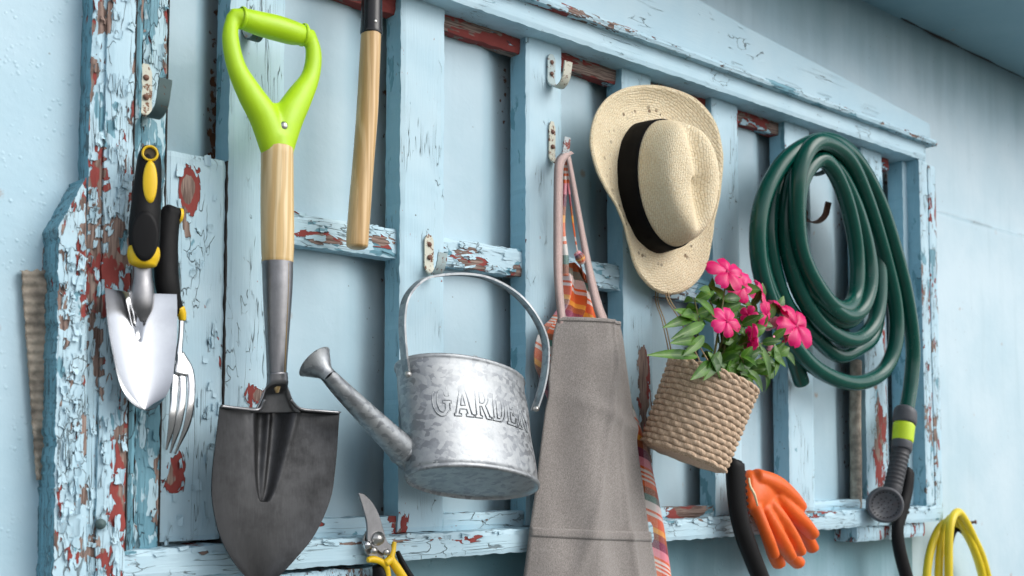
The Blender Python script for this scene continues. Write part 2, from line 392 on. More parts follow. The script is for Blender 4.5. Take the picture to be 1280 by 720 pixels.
def straw(name):
    s = NT(name); uv = s.coord('UV'); c = s.coord()
    o = s.n('VectorMath', operation='SCALE'); s.set(o.inputs[0], s.noise(c, 55, 4, .6, out=1)); o.inputs['Scale'].default_value = .0085
    a = s.n('VectorMath', operation='ADD'); s.set(a.inputs[0], uv); s.set(a.inputs[1], o.outputs[0])
    b = s.n('TexBrick'); s.set(b.inputs[0], a.outputs[0]); b.offset = .5; b.inputs['Scale'].default_value = 1
    b.inputs['Brick Width'].default_value = .0080; b.inputs['Row Height'].default_value = .0038; b.inputs['Mortar Size'].default_value = .0008
    b.inputs['Mortar Smooth'].default_value = .9
    f = s.noise(c, 300, 4, .6); lo = s.noise(c, 22, 4, .6)
    sep = s.n('SeparateXYZ'); s.set(sep.inputs[0], uv)
    col = s.mix(s.ramp(f, .35, .7), (.86, .71, .46), (.94, .84, .62))
    col = s.mix(s.math('MULTIPLY', b.outputs['Fac'], .26), col, (.50, .37, .20))
    col = s.mix(s.ramp(lo, .5, .8, 0, .3), col, (.68, .50, .28))
    h2 = s.attr('holes')
    dt = s.ramp(s.vor(s.map(uv, (1, 1, 1)), 85, 'F1'), .20, .30, 1, 0)
    hol = s.math('MULTIPLY', dt, h2)
    col = s.mix(s.math('MULTIPLY', hol, .9), col, (.20, .12, .06))
    ht = s.math('SUBTRACT', s.math('ADD', s.math('MULTIPLY', f, .6), .5), s.math('MULTIPLY', b.outputs['Fac'], .9))
    ht = s.math('SUBTRACT', ht, s.math('MULTIPLY', hol, 1.5))
    return s.out(col, .75, s.bump(ht, .75, .0015), Specular_IOR_Level=.3)
M['straw'] = straw('woven_straw')

def plaid(name):
    s = NT(name); uv = s.coord('UV'); sep = s.n('SeparateXYZ'); s.set(sep.inputs[0], uv)
    def bands(x, cols, ph):
        r = s.n('ValToRGB'); r.color_ramp.interpolation = 'CONSTANT'
        s.set(r.inputs[0], s.math('FRACT', s.math('ADD', x, ph)))
        e = r.color_ramp.elements
        e[0].position = 0; e[0].color = (*cols[0][1], 1); e[1].position = cols[1][0]; e[1].color = (*cols[1][1], 1)
        for p, q in cols[2:]:
            k = e.new(p); k.color = (*q, 1)
        return r.outputs[0]
    OR, WH, PK, GR, BR, PU, YE = (.72, .12, .02), (.72, .68, .64), (.75, .25, .32), (.06, .20, .17), (.28, .07, .02), (.14, .012, .06), (.80, .36, .04)
    seq = [(0, OR), (.06, WH), (.085, OR), (.11, WH), (.135, OR), (.16, WH), (.19, OR), (.22, PK), (.32, PU), (.42, BR), (.5, YE), (.56, OR), (.68, WH), (.72, OR), (.75, WH), (.84, GR), (.92, BR)]
    a = bands(s.math('MULTIPLY', sep.outputs[1], 1.0), seq, .0)
    seq2 = [(0, WH), (.16, OR), (.2, WH), (.28, GR), (.4, BR), (.46, WH), (.56, PK), (.64, OR), (.8, YE), (.86, PU), (.92, OR)]
    b = bands(s.math('MULTIPLY', sep.outputs[0], 1.0), seq2, .1)
    chk = s.noise(s.coord(), 1500, 1)
    col = s.mix(s.ramp(chk, .47, .53, .06, .36), a, b)
    return s.out(col, .9, s.bump(s.noise(s.coord(), 800, 2), .3, .0008), Sheen_Weight=.2)
M['plaid'] = plaid('plaid_cloth')

def basketmat():
    s = NT('woven_seagrass'); c = s.coord(); f = s.noise(s.map(c, (1, 1, .35)), 420, 4, .65); lo = s.noise(c, 30, 4)
    col = s.mix(s.ramp(f, .35, .7), (.47, .33, .22), (.74, .56, .40)); col = s.mix(s.ramp(lo, .4, .8, 0, .3), col, (.42, .31, .22))
    h2 = s.attr('gap'); col = s.mix(s.math('MULTIPLY', h2, .7), col, (.12, .08, .05))
    return s.out(col, .85, s.bump(f, .5, .001))
M['basket'] = basketmat()
def leafmat(name, a, b):
    s = NT(name); c = s.coord(); uv = s.coord('UV'); sep = s.n('SeparateXYZ'); s.set(sep.inputs[0], uv)
    vein = s.ramp(s.math('ABSOLUTE', s.math('SUBTRACT', sep.outputs[0], .5)), .0, .05, .5, 0)
    col = s.mix(s.ramp(s.noise(c, 30, 3), .35, .65), a, b); col = s.mix(vein, col, (.30, .42, .12))
    tr = s.t.nodes.new('ShaderNodeBsdfTranslucent'); s.set(tr.inputs[0], col)
    s.out(col, .38, s.bump(s.noise(c, 200, 2), .2, .001), Specular_IOR_Level=.5)
    mx = s.n('MixShader'); mx.inputs[0].default_value = .22
    s.t.links.new(s.b.outputs[0], mx.inputs[1]); s.t.links.new(tr.outputs[0], mx.inputs[2])
    s.t.links.new(mx.outputs[0], s.t.nodes['Material Output'].inputs[0]); return s.m
M['leaf'] = leafmat('leaf_green', (.028, .105, .009), (.095, .235, .02))
M['petal'] = leafmat('petal_pink', (.78, .004, .15), (.90, .018, .22))
for nd in M['petal'].node_tree.nodes:
    if nd.type == 'MIX' : pass
M['petal_pale'] = plain('petal_pale_pink', (.85, .30, .42), .5, var=.15)
M['stem'] = plain('stem_green', (.12, .12, .03), .6, var=.3)
M['corr'] = plain('weathered_grey_board', (.30, .26, .21), .9, var=.45, vsc=50, bsc=120, bst=.6)

# ------------------------------------------------------------------ setting
gm = NT('gravel_yard'); gc = gm.coord(); gm.out(gm.mix(gm.noise(gc, 40, 6, .7), (.11, .115, .105), (.22, .22, .21)), .95, gm.bump(gm.noise(gc, 60, 6), .5, .01))
g = MB(); g.poly([(-300, -300, 0), (300, -300, 0), (300, 300, 0), (-300, 300, 0)])
tag(g.build('ground', gm.m), kind='structure')

def blobs(L):
    """wear spots given where they sit on the boards: (px,py,rx,ry,strength) -> function of x,z"""
    W = []
    for px, py, rx, ry, stg in L:
        p = P(px, py); k = PW(px, py, 0, 1); W.append((p.x, p.z, rx*k*1.15, ry*k, stg))
    def f(x, z):
        v = 0
        for cx, cz, a, b, q in W:
            e = ((x-cx)/a)**2+((z-cz)/b)**2
            if e < 9: v = v+q*exp(-e*1.1) if q < 0 else max(v, q*exp(-e*1.1)) if v >= 0 else v+q*exp(-e*1.1)
        return v
    return f
WEAR = blobs([
 (237,238,13,34,.62),(235,285,10,26,.30),(218,592,14,36,.42),(322,495,16,18,.42),(804,455,10,34,.55),(806,530,14,90,.35),
 (100,340,16,60,.30),(118,330,10,40,.30),(135,320,10,40,.30),(150,440,16,34,.32),(112,480,9,16,.25),(88,545,10,22,.24),(85,620,12,18,.24),(95,695,16,26,.22),
 (140,560,14,40,.26),(130,640,10,40,.22),(112,215,7,30,.3),(186,580,7,18,.2),(145,140,10,50,.05),(185,640,14,40,.12),
 (650,338,6,9,.5),(836,348,5,7,.4),(540,290,14,14,.12),(760,10,60,5,.35),(690,30,30,8,.14),
 (1160,255,5,30,.45),(1157,560,8,60,.35),(1110,470,10,70,.25),(1100,560,14,70,.22),(1185,590,4,60,.3),(1145,520,8,70,.2),
 (500,655,14,20,.35),(730,655,20,12,.2),(240,685,12,10,.3),(560,672,60,5,.3),(450,676,90,4,.45),(380,655,40,5,.4),(480,300,30,10,.35),(600,325,30,10,.35),
 (420,300,40,8,.25),(860,640,30,8,.5),(940,640,40,7,.3),(1000,640,40,6,.25),(330,700,30,5,.1),
 (130,60,20,60,-.05)])
frame = thing('wooden_frame', P(640, 680, 0), 'large pale blue wooden lattice frame with peeling paint fixed to the shed wall', 'frame')
def flakes(b, x0, x1, z0, z1, yf, n, rs, zr=None, sc=1.0, horiz=False):
    for _ in range(n):
        w_ = rs.uniform(.003, .009)*sc; h_ = rs.uniform(.005, .018)*sc
        if horiz: w_, h_ = h_, w_*.7
        cx = rs.uniform(x0+w_*.5, x1-w_*.5); cz = rs.uniform(*(zr or (z0, z1))); an = rs.uniform(-.25, .25); lift = rs.uniform(.001, .0035); side_ = rs.choice((-1, 1)); vert = rs.random() < .45
        rows = []
        for i in range(5):
            r = []
            for j in range(5):
                u, v = j/4-.5, i/4-.5; jx = rs.uniform(-.12, .12) if j in (0, 4) else 0; jz = rs.uniform(-.12, .12) if i in (0, 4) else 0
                t_ = max(0, (v if vert else u)*side_+.5); xx = (u+jx)*w_; zz = (v+jz)*h_
                r.append(V((cx+xx*cos(an)-zz*sin(an), yf-.0008-lift*t_**2, cz+xx*sin(an)+zz*cos(an))))
            rows.append(r)
        b.grid(rows)
FR = random.Random(5)
def board(name, mat, x0, x1, z0, z1, yf, yb, parent=frame, wear=WEAR, jit=.0012, xw=None, smat=None, step=.006, xfun=None, fl=0, flz=None, flh=False, fls=1.0):
    """a plank: front face is a fine grid with uneven edges, sides go back to yb"""
    nx = max(2, int((x1-x0)/step)); nz_ = max(2, int((z1-z0)/step)); nx = min(nx, 260); nz_ = min(nz_, 320)
    b = MB(); rows = []; at = []
    sd_ = random.random()*50
    for i in range(nz_+1):
        z = z0+(z1-z0)*i/nz_; r = []; a = []
        for j in range(nx+1):
            x = x0+(x1-x0)*j/nx; ex = 0; ez = 0; y = yf + nz(x*40, z*40, sd_)*.0006
            if j in (0, nx): ex = nz(z*60, sd_, 1)*jit+nz(z*220, sd_, 2)*jit*.7; y += .0016
            if i in (0, nz_): ez = nz(x*60, sd_, 3)*jit+nz(x*220, sd_, 4)*jit*.7; y += .0016
            r.append(V((x+ex, y, z+ez))); a.append((wear(x, z) if wear else 0)+(.13 if j in (0, nx) else .04 if j in (1, nx-1) else 0)*(.5+nz(z*18, x*9, 7)))
        rows.append(r); at.append(a)
    b.grid(rows, at=at)
    if fl: flakes(b, x0, x1, z0, z1, yf, fl, FR, flz, fls, flh)
    # finer side faces
    def sidef(edge, wv, mi):
        k = 4; rr = [[V((p.x, p.y+(yb-p.y)*q/k, p.z)) for p in edge] for q in range(k+1)]
        b.grid(rr, at=[wv]*(k+1), mi=mi)
    L = [r[0] for r in rows]; R = [r[-1] for r in rows]
    sidef(L, [.0]*len(L), 1 if smat else 0); sidef(R, [a[-1] for a in at], 1 if smat else 0)
    sidef(rows[0], at[0], 0); sidef(rows[-1], at[-1], 0)
    b.poly([(x0, yb, z0), (x1, yb, z0), (x1, yb, z1), (x0, yb, z1)])
    return b.build(name, [mat, smat] if smat else mat, parent, smooth=False, attr='wear')
def X(px, d=0, py=400): return P(px, py, d).x
def Z(px, py, d=0): return P(px, py, d).z
ZTOP = Z(657, 31, .03)          # underside of the header
ZLO = Z(600, 664, .03)          # top of the sill
ZSB = Z(600, 694, .03)
ZUP = ZTOP+.30
# posts
posts = [(283, 352, 'board'), (500, 555, 'post'), (658, 703, 'post'), (780, 816, 'post'), (893, 926, 'post'), (985, 1016, 'post'), (1081, 1107, 'worn')]
PX = [(X(a), X(b)) for a, b, _ in posts]
for (x0, x1), (_, _, mt) in zip(PX, posts):
    board('post', M[mt], x0, x1, ZLO+.001, ZTOP+.04 if x0 > PX[0][0] else ZUP, 0.0, .034, smat=M['post_side_shade'])
# header beam, drip ledge, cornice board
xr = X(1154, .03)
board('header_beam', M['beam'], X(470, .03), xr+.028, ZTOP, Z(860, 69, .03), -.030, .06)
board('drip_ledge', M['rail'], X(470, .045), X(1178, .045), Z(860, 69, .045), Z(860, 61, .045), -.045, .025)
cb = MB(); pts = [P(1163, 176, .012), P(1162, 155, .012), P(1050, 95, .012), P(935, 35, .012), P(800, -42, .012), P(560, -170, .012), P(560, -48, .012), P(860, 62, .012)]
cb.prism(pts, (0, .04, 0)); cb.build('cornice_board', M['beam'], frame, smooth=False)
# recessed upper rail with bare red wood
zr = ZTOP+.008
board('upper_rail', peel('dark_red_rail', .42, .3, .5, axis='X', redf=.9), X(352), X(1124), ZTOP-.022, ZTOP+.03, .014, .034, wear=None)
# middle rail
zm1, zm0 = Z(430, 276, -.008), Z(430, 314, -.008)
for k in range(4):
    a, b_ = PX[k][1], PX[k+1][0]
    board('middle_rail', M['rail'], a-.002, b_+.002, zm0, zm1, .008, .033, fl=14, flh=True, fls=1.2)
# lower inner rails
for k in range(6):
    a, b_ = PX[k][1], PX[k+1][0]
    board('lower_rail', M['sill'] if k not in (3,) else M['rail'], a-.002, b_+.002, ZLO-.001, Z(600, 641, 0) if k in (0, 1, 2) else Z(860, 634, 0), .004, .033)
# sill
board('sill', M['sill'], X(150, .03), X(1172, .03), ZSB, ZLO, -.030, .03, jit=.002, fl=90, flh=True, flz=(ZLO-.006, ZLO))
board('sill_ledge', M['casing'], X(345, .02), X(485, .02), ZSB-.030, ZSB-.006, -.018, .03, jit=.003)
board('sill_block', M['casing'], X(1066, .02), X(1150, .02), ZSB-.028, ZSB-.001, -.022, .03, jit=.002)
# right jamb
zj1 = ZTOP
board('jamb', M['post'], X(1132), X(1143)+.01, ZLO+.001, zj1-.001, -.001, .033, smat=M['post_side_shade'])
board('jamb', M['worn'], X(1154, .03), X(1164, .03), ZLO-.001, zj1-.001, -.030, .033, smat=M['post_side_shade'])
board('jamb', M['worn'], X(1165, .02)+.001, X(1174, .02), ZSB, zj1-.001, -.020, .033)
# left casing, strip by strip
board('casing_strip', M['casing'], X(107, .03), X(125.5, .03), ZSB-.1, ZUP, -.030, .033, smat=M['side'], fl=60, fls=.8)
board('casing_strip', M['casing'], X(127, .034), X(162.5, .034), ZSB-.1, ZUP, -.034, .033, fl=110, fls=1.1)
board('casing_strip', M['casing_old'], X(164, .022), X(172, .022), ZLO-.005, ZUP, -.022, .033)
board('casing_strip', M['casing_old'], X(173, .008), X(203, .008), ZLO-.005, ZUP, -.008, .033, fl=60)
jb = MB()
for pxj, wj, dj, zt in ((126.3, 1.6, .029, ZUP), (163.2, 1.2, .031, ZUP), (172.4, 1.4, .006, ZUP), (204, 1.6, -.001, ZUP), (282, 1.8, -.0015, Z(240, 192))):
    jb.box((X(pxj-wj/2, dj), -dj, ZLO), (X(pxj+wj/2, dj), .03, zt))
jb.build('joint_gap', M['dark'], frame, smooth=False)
# broad plinth piece with the slanted top
pl = MB(); po = [P(108, 222, .040), P(74, 282, .040), P(70, 480, .040), P(66, 760, .040), P(108, 760, .040)]
rows = []; at = []
for i in range(171):
    py = 222+(760-222)*i/170
    xl = 108-(34*min(1, (py-222)/60)) - (max(0, py-282)/478*8) if py > 222 else 108
    xl = min(xl, 107)
    r = []; a = []
    for j in range(13):
        px = xl+(108-xl)*j/12; p = P(px, py, .040); e = 0
        if j == 0: e = nz(p.z*70, 3)*.0025+nz(p.z*250, 5)*.0015
        r.append(V((p.x+e, p.y+nz(p.x*50, p.z*50)*.0008, p.z))); a.append(WEAR(p.x, p.z))
    rows.append(r); at.append(a)
pl.grid(rows, at=at)
flakes(pl, X(76, .04), X(107, .04), Z(90, 700, .04), Z(90, 300, .04), P(90, 400, .04).y-.0005, 90, FR)
pl.grid([[V((r[0].x-.004*q, r[0].y+(.074*q), r[0].z)) for r in rows] for q in (0, .25, .5, .75, 1)], mi=1)
pl.grid([[V((r[-1].x, r[0].y+(.074*q), r[-1].z)) for r in rows] for q in (0, 1)], mi=1)
pl.build('plinth_block', [M['casing'], M['side']], frame, smooth=False, attr='wear')
# infill board below the first pane
board('infill_board', M['board'], X(205), X(281), Z(240, 676), Z(240, 192), .003, .033, fl=45, fls=.9)
board('infill_board', M['sheet'], X(205, -.02), X(281, -.02), ZLO, Z(240, 690), .016, .033, wear=None)

# metal sheets between the posts: flat, then folding back into a dirty rusty groove, its shade partly painted
shed = thing('shed', (0, .2, 0), 'pale blue painted metal shed wall with rusty seams and overhanging eave', 'shed')
def pane(x0, x1, z0, z1, rustw=1.0):
    b = MB(); rows = []; at = []; nx, nz_ = 40, 90
    for i in range(nz_+1):
        z = z0+(z1-z0)*i/nz_; r = []; a = []
        for j in range(nx+1):
            t = j/nx; x = x0+(x1-x0)*t + (.058*(t-.9)/.1 if t > .9 else 0); q = max(0, min(1, (t-.55)/.38)); q = q*q*(3-2*q)
            y = .031+.022*q + nz(x*7, z*5, 1)*.0018; r.append(V((x, y, z)))
            a.append(min(1, max(0, (t-.62)/.30))*rustw*(.75+.5*nz(x*12, z*9, 4)))
        rows.append(r); at.append(a)
    b.grid(rows, at=at); return b.build('metal_panel', M['sheet'], shed, attr='rust')
edges = [(X(203), X(283))] + [(PX[k][1], PX[k+1][0]) for k in range(6)] + [(PX[6][1], X(1134))]
for k, (a, b_) in enumerate(edges):
    pane(a-.004, b_+.012, ZLO-.02, ZUP if k == 0 else ZTOP+.03, (1.35, .75, .8, .8, .7, .7, .8, .8)[k])
# backing behind everything
bk = MB(); bk.box((X(60), .095, 0), (X(1175), .12, 2.6)); bk.build('backing', M['dark'], shed, smooth=False)
# sheets: left, right (two lapped), above, below
def sheet(x0, x1, z0, z1, y, mat, rust=None, n=(60, 60), flatness=.002):
    b = MB(); rows = []; at = []
    for i in range(n[1]+1):
        z = z0+(z1-z0)*i/n[1]; r = []; a = []
        for j in range(n[0]+1):
            x = x0+(x1-x0)*j/n[0]; r.append(V((x, y+nz(x*4, z*4, y)*flatness, z))); a.append(rust(x, z) if rust else 0)
        rows.append(r); at.append(a)
    b.grid(rows, at=at)
    b.grid([rows[-1], [V((p.x, .09, p.z)) for p in rows[-1]]]); b.grid([rows[0], [V((p.x, .09, p.z)) for p in rows[0]]])
    return b.build('wall_sheet', mat, shed, attr='rust')
ZS = Z(1280, 98, -.03)     # wall meets soffit
xs = X(96, 0)
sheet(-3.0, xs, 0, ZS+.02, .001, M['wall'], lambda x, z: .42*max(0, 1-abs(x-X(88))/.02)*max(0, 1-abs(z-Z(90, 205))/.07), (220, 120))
zseam = Z(1200, 272, -.03)
sr = lambda x, z: .62*exp(-((z-zseam)/.006)**2)*(1 if nz(x*6, 1) > -.1 else .4)
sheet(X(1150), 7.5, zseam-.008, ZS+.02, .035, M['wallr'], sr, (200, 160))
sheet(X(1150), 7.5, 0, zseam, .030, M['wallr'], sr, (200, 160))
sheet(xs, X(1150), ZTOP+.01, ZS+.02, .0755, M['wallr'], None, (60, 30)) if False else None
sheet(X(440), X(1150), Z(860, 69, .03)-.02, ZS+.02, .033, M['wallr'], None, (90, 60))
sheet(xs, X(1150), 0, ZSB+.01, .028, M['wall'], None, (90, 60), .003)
# eave
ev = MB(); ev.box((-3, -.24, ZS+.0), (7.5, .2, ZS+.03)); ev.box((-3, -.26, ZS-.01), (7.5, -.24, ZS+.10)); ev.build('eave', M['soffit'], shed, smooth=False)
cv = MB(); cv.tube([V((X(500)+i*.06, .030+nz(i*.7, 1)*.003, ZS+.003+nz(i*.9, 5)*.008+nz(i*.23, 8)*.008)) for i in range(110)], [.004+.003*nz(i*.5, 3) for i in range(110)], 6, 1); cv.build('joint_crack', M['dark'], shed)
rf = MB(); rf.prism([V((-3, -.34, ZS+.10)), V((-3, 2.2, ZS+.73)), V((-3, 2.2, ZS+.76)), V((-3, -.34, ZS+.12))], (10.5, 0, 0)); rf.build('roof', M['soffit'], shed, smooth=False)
for xx in (-3, 7.45):
    sw = MB(); sw.box((xx, .15, 0), (xx+.05, 2.2, ZS+.6)); sw.build('side_wall', M['wallr'], shed, smooth=False)

# grey strip of weathered board behind the casing
b = MB(); rows = []
for i in range(161):
    py = 338+(600-338)*i/160; xl = 26+(py-338)/262*19; rows.append([P(xl+(58-xl)*j/8, py, .008)+V((0, -.0010*sin(i*.85)-.003*(nz(i*.09, j*.3)), nz(j*.9, 2)*.004 if i == 0 else 0)) for j in range(9)])
b.grid(rows); b.grid([[r[0] for r in rows], [r[0]+V((.004, .006, 0)) for r in rows]]); b.grid([rows[0], [p+V((0, .006, 0)) for p in rows[0]]])
o = b.build('weathered_board', M['corr']); tag(o, 'strip of weathered grey corrugated board sticking out behind the left casing', 'board')
b = MB(); q = PW(1070, 500, -.02, 16)
pth = [P(1070, 452, -.015), P(1069, 520, -.015), P(1070, 580, -.015), P(1070, 636, -.015)]
b.tube(pth, [q/2]*4, 8, 8, .5, rot=pi/8); o = b.build('grey_batten', M['corr']); tag(o, 'narrow grey wooden batten standing in the slot beneath the green hose', 'batten')
b = MB(); p = P(1141, 352, 0)
b.box((p.x-.006, -.004, p.z-.018), (p.x+.008, 0, p.z+.016)); b.tube([p+V((.002, -.008, -.012)), p+V((.002, -.008, .012))], .005, 10, 2)
b.build('hinge', M['hook_cream'], frame)
b = MB(); p = P(125.5, 655, .036); b.lathe(p, (0, -1, 0), [(.0055, 0), (.005, .003), (.0001, .005)]); b.build('nail_head', M['hook_dark'], frame)

# ------------------------------------------------------------------ hooks
def jhook(px, py0, py1, wpx, out, up, mat, label, tip=None, holes=2, drop=.012, base=.003, xoff=0):
    p0 = P(px, py0, base); p1 = P(px, py1, base); w = PW(px, py0, base, wpx)*1.15
    t = thing('coat_hook', p0, label, 'hook', 'old metal hooks screwed to the frame')
    path = [p0, p0.lerp(p1, .5), p1, p1+V((0, -out*.22, -drop*.8)), p1+V((0, -out*.55, -drop)), p1+V((0, -out*.85, -drop*.2)), p1+V((0, -out, up))]
    pts, _ = spline(path, 1, 8); th = .0022
    fr = []; rows = []
    for i, p in enumerate(pts):
        tg = (pts[min(i+1, len(pts)-1)]-pts[max(i-1, 0)]).normalized(); n_ = tg.cross(V((1, 0, 0))).normalized()
        k = w/2*(1-.55*max(0, 1-i/2.5)) if i < 3 else w/2
        jx = nz(i*.4, px)*.0006
        rows.append([p+V((k+jx, 0, 0))+n_*th/2, p+V((-k+jx, 0, 0))+n_*th/2, p+V((-k+jx, 0, 0))-n_*th/2, p+V((k+jx, 0, 0))-n_*th/2])
    cut = int(len(rows)*.58)
    b = MB(); b.grid(rows[:cut+1], close=True, capA=True); b.build('plate', mat, t, sharp=40)
    b = MB(); b.grid(rows[cut:], close=True, capB=True); b.build('prong', tip or mat, t, sharp=40)
    for k in range(holes):
        s_ = MB(); c = p0.lerp(p1, .3+.42*k)+V((0, -.0015, 0)); s_.lathe(c, (0, -1, 0), [(.0034, 0), (.0030, .0012), (.0001, .0018)], 12); s_.build('screw', M['hook_rust'], t)
    return t
jhook(182, 80, 138, 14, .050, .022, M['hook_cream'], 'old strap hook with cream plate and dark green prong above the trowel', M['hook_dark'], base=.012)
jhook(309, 28, 42, 12, .040, .012, M['hook_dark'], 'small dark metal hook holding the lime green shovel grip', None, 1)
jhook(536, 294, 333, 12, .030, .014, M['hook_cream'], 'chipped cream hook carrying the watering can handle', M['hook_blue'])
jhook(689, 68, 102, 11, .036, .020, M['hook_blue'], 'empty pale grey hook at the top of the post left of the hat', M['hook_cream'])
jhook(690, 152, 196, 9, .032, .022, M['hook_cream'], 'hook with red chipped tip carrying the aprons', M['hook_red'])
jhook(1006, 262, 272, 10, .050, .02, M['hook_rust'], 'rusty curved hook showing through the green hose coil', None, 1)
jhook(1001, 205, 214, 10, .075, .010, M['hook_dark'], 'dark hook holding up the green hose coil', None, 0)

# ------------------------------------------------------------------ hand trowel
def widths(L, d): return [P(x, y, d) for x, y, w_ in L], [PW(x, y, d, w_)/2 for x, y, w_ in L]
D = .062
t = thing('hand_trowel', P(182, 512, D), 'polished hand trowel with black and yellow handle hanging on the left casing', 'trowel')
pp, rr = widths([(188, 186, 20), (187, 195, 28), (186, 212, 32), (184, 240, 35), (181, 280, 39), (180, 305, 38), (179, 320, 34)], D)
b = MB(); b.tube(pp, rr, 24, 6, .8, ref=(1, 0, 0)); h = b.build('handle', M['rubber'], t)
def tocam(px, py, d, r):
    p = P(px, py, d); n_ = CAM-p; n_.z = 0; n_.normalize(); return p+n_*r, n_
def decal(parent, name, mat, cn, w_, h_, th=.003, ring=None, tilt=0):
    c, nn = cn; sx_ = V((0, 0, 1)).cross(nn)
    s_ = MB(); prof = []
    for r, y in ((1, 0), (.96, th*.7), (.8, th), (.0001, th)) if not ring else ((1, 0), (.97, th), (ring+.1, th*1.1), (ring, -.003)): prof.append((r, y))
    rows = [[c+sx_*(cos(a)*w_*r)+nn*y+V((0, 0, sin(a)*h_*r)) for a in [2*pi*k/28 for k in range(28)]] for r, y in prof]
    s_.grid(rows, close=True); return s_.build(name, mat, parent)
decal(h, 'inlay', M['yellow'], tocam(187.5, 231, D, PW(187, 232, D, 35)/2*.80), .0072, .0225, .0035)
decal(h, 'hanging_eye', M['yellow'], tocam(187.5, 195, D, PW(188, 194, D, 28)/2*.74), .0085, .0085, .0035, ring=.66)
decal(h, 'eye_hole', plain('eye_shadow_brown', (.07, .055, .03), .8), tocam(187.5, 195, D, PW(188, 194, D, 28)/2*.80), .006, .006, .0006)
decal(h, 'grip_tongue', M['rubber'], tocam(181, 298, D, PW(181, 300, D, 38)/2*.86), .0135, .0260, .0016)
b = MB(); pp, rr = widths([(180, 300, 30), (180, 312, 39.5), (179, 322, 39.5), (178.5, 329, 35)], D); b.tube(pp, rr, 24, 5, .8, ref=(1, 0, 0)); b.build('collar', M['yellow'], h)
pp, rr = widths([(178, 326, 24), (178, 345, 25), (178, 366, 30), (178.5, 385, 26), (179, 401, 9)], D-.010)
b = MB(); b.tube(pp, rr, 20, 6, .7, ref=(1, 0, 0)); b.build('shank', M['steel'], t)
def bladegrid(rows_px, d, nv, nu, dep, th=.0015):
    """rows_px: (py_left, xl, py_right, xr); dep(u,v) outward bulge in metres"""
    b = MB(); F_ = []
    def lerp_rows(v):
        f = v*(len(rows_px)-1); i = min(int(f), len(rows_px)-2); k = f-i
        A = rows_px[max(i-1, 0)], rows_px[i], rows_px[i+1], rows_px[min(i+2, len(rows_px)-1)]
        return [.5*(2*b_+(c-a)*k+(2*a-5*b_+4*c-d_)*k*k+(3*b_-a-3*c+d_)*k**3) for a, b_, c, d_ in zip(*A)]
    for i in range(nv+1):
        v = i/nv; yl, xl, yr, xr_ = lerp_rows(v); r = []
        for j in range(nu+1):
            u = j/nu*2-1; k = (u+1)/2; p = P(xl+(xr_-xl)*k, yl+(yr-yl)*k, d); r.append(p+V((0, -dep(u, v), 0)))
        F_.append(r)
    B_ = [[p+V((0, th, 0)) for p in r] for r in F_]
    b.grid(F_); b.grid(B_)
    ring = lambda G: [r[0] for r in G]+G[-1][1:]+[r[-1] for r in G[::-1]][1:]+G[0][::-1][1:]
    b.grid([ring(F_), ring(B_)]); return b
def tdep(u, v):
    g_ = -.006*exp(-(u/(.30*(1-v/.30)+.02))**2)*(1 if v < .30 else 0) if v < .29 else 0
    return -.012*(1-u*u)*(1-.45*v) + g_ + .012*(v-.5)
TR = [(359, 134, 367, 224), (380, 135, 385, 224), (400, 136, 404, 223), (425, 139, 428, 222), (450, 143.5, 452, 219), (470, 147, 472, 216), (487, 152.5, 488, 210.5), (500, 160, 500, 203), (508, 168, 508, 195), (512, 175, 512, 189), (513.5, 180.5, 513.5, 182.5)]
b = bladegrid(TR, D-.002, 70, 40, tdep); o = b.build('blade', M['chrome'], t, sharp=50)

# ------------------------------------------------------------------ hand fork
D = .030
t = thing('hand_fork', P(216, 565, D), 'three-tined hand fork with black handle hanging behind the trowel', 'hand fork')
pp, rr = widths([(214, 262, 22), (212, 272, 27), (209, 300, 28), (208, 340, 31), (211, 365, 30), (219, 382, 20), (225, 389, 15)], D)
b = MB(); b.tube(pp, rr, 20, 6, .8, ref=(1, 0, 0)); b.tube([P(209, 266, D), P(221, 268, D), P(225, 271, D)], [PW(214, 266, D, 22)/2, PW(214, 266, D, 17)/2, PW(214, 266, D, 12)/2], 14, 5)
h = b.build('handle', M['rubber'], t); remesh(h, .0016, 4)
b = MB(); b.lathe(P(224.5, 270, D), P(228, 271, D)-P(222, 269.5, D), [(.0085, -.002), (.0088, .001), (.006, .0015), (.005, -.002)], 20, ref=(0, 0, 1)); b.build('hanging_eye', M['yellow'], h)
pp, rr = widths([(224, 386, 14), (227, 393, 12), (228, 400, 9)], D); b = MB(); b.tube(pp, rr, 16, 4); b.build('collar', M['yellow'], h)
pp, rr = widths([(227, 396, 7), (226, 420, 7), (224, 438, 9), (224, 452, 16)], D); b = MB(); b.tube(pp, rr, 14, 6, .6, ref=(1, 0, 0)); b.build('neck', M['chrome'], t)
for k, L in enumerate(([(222, 446), (219, 475), (217, 505), (214, 535), (208, 562)], [(224, 443), (228, 470), (228, 500), (222, 535), (213, 566)], [(227, 441), (237, 462), (239.5, 492), (234, 530), (219, 567)])):
    ds = [D, D+.008, D+.014, D+.012, D+.002]; pp = [P(x, y, q) for (x, y), q in zip(L, ds)]
    u_ = PW(220, 500, D, 1)/2
    b = MB(); b.tube(pp, [8*u_, 10.5*u_, 10*u_, 9*u_, 3*u_], 12, 8, .35, ref=(1, 0, 0)); b.build('tine', M['chrome'], t)

b = MB(); b.tube([P(224, 436, D), P(226, 446, D+.003), P(228, 456, D+.006), P(228, 466, D+.009)], [5*u_, 10*u_, 20*u_, 23*u_], 20, 5, .25, ref=(1, 0, 0)); b.build('palm', M['chrome'], t)
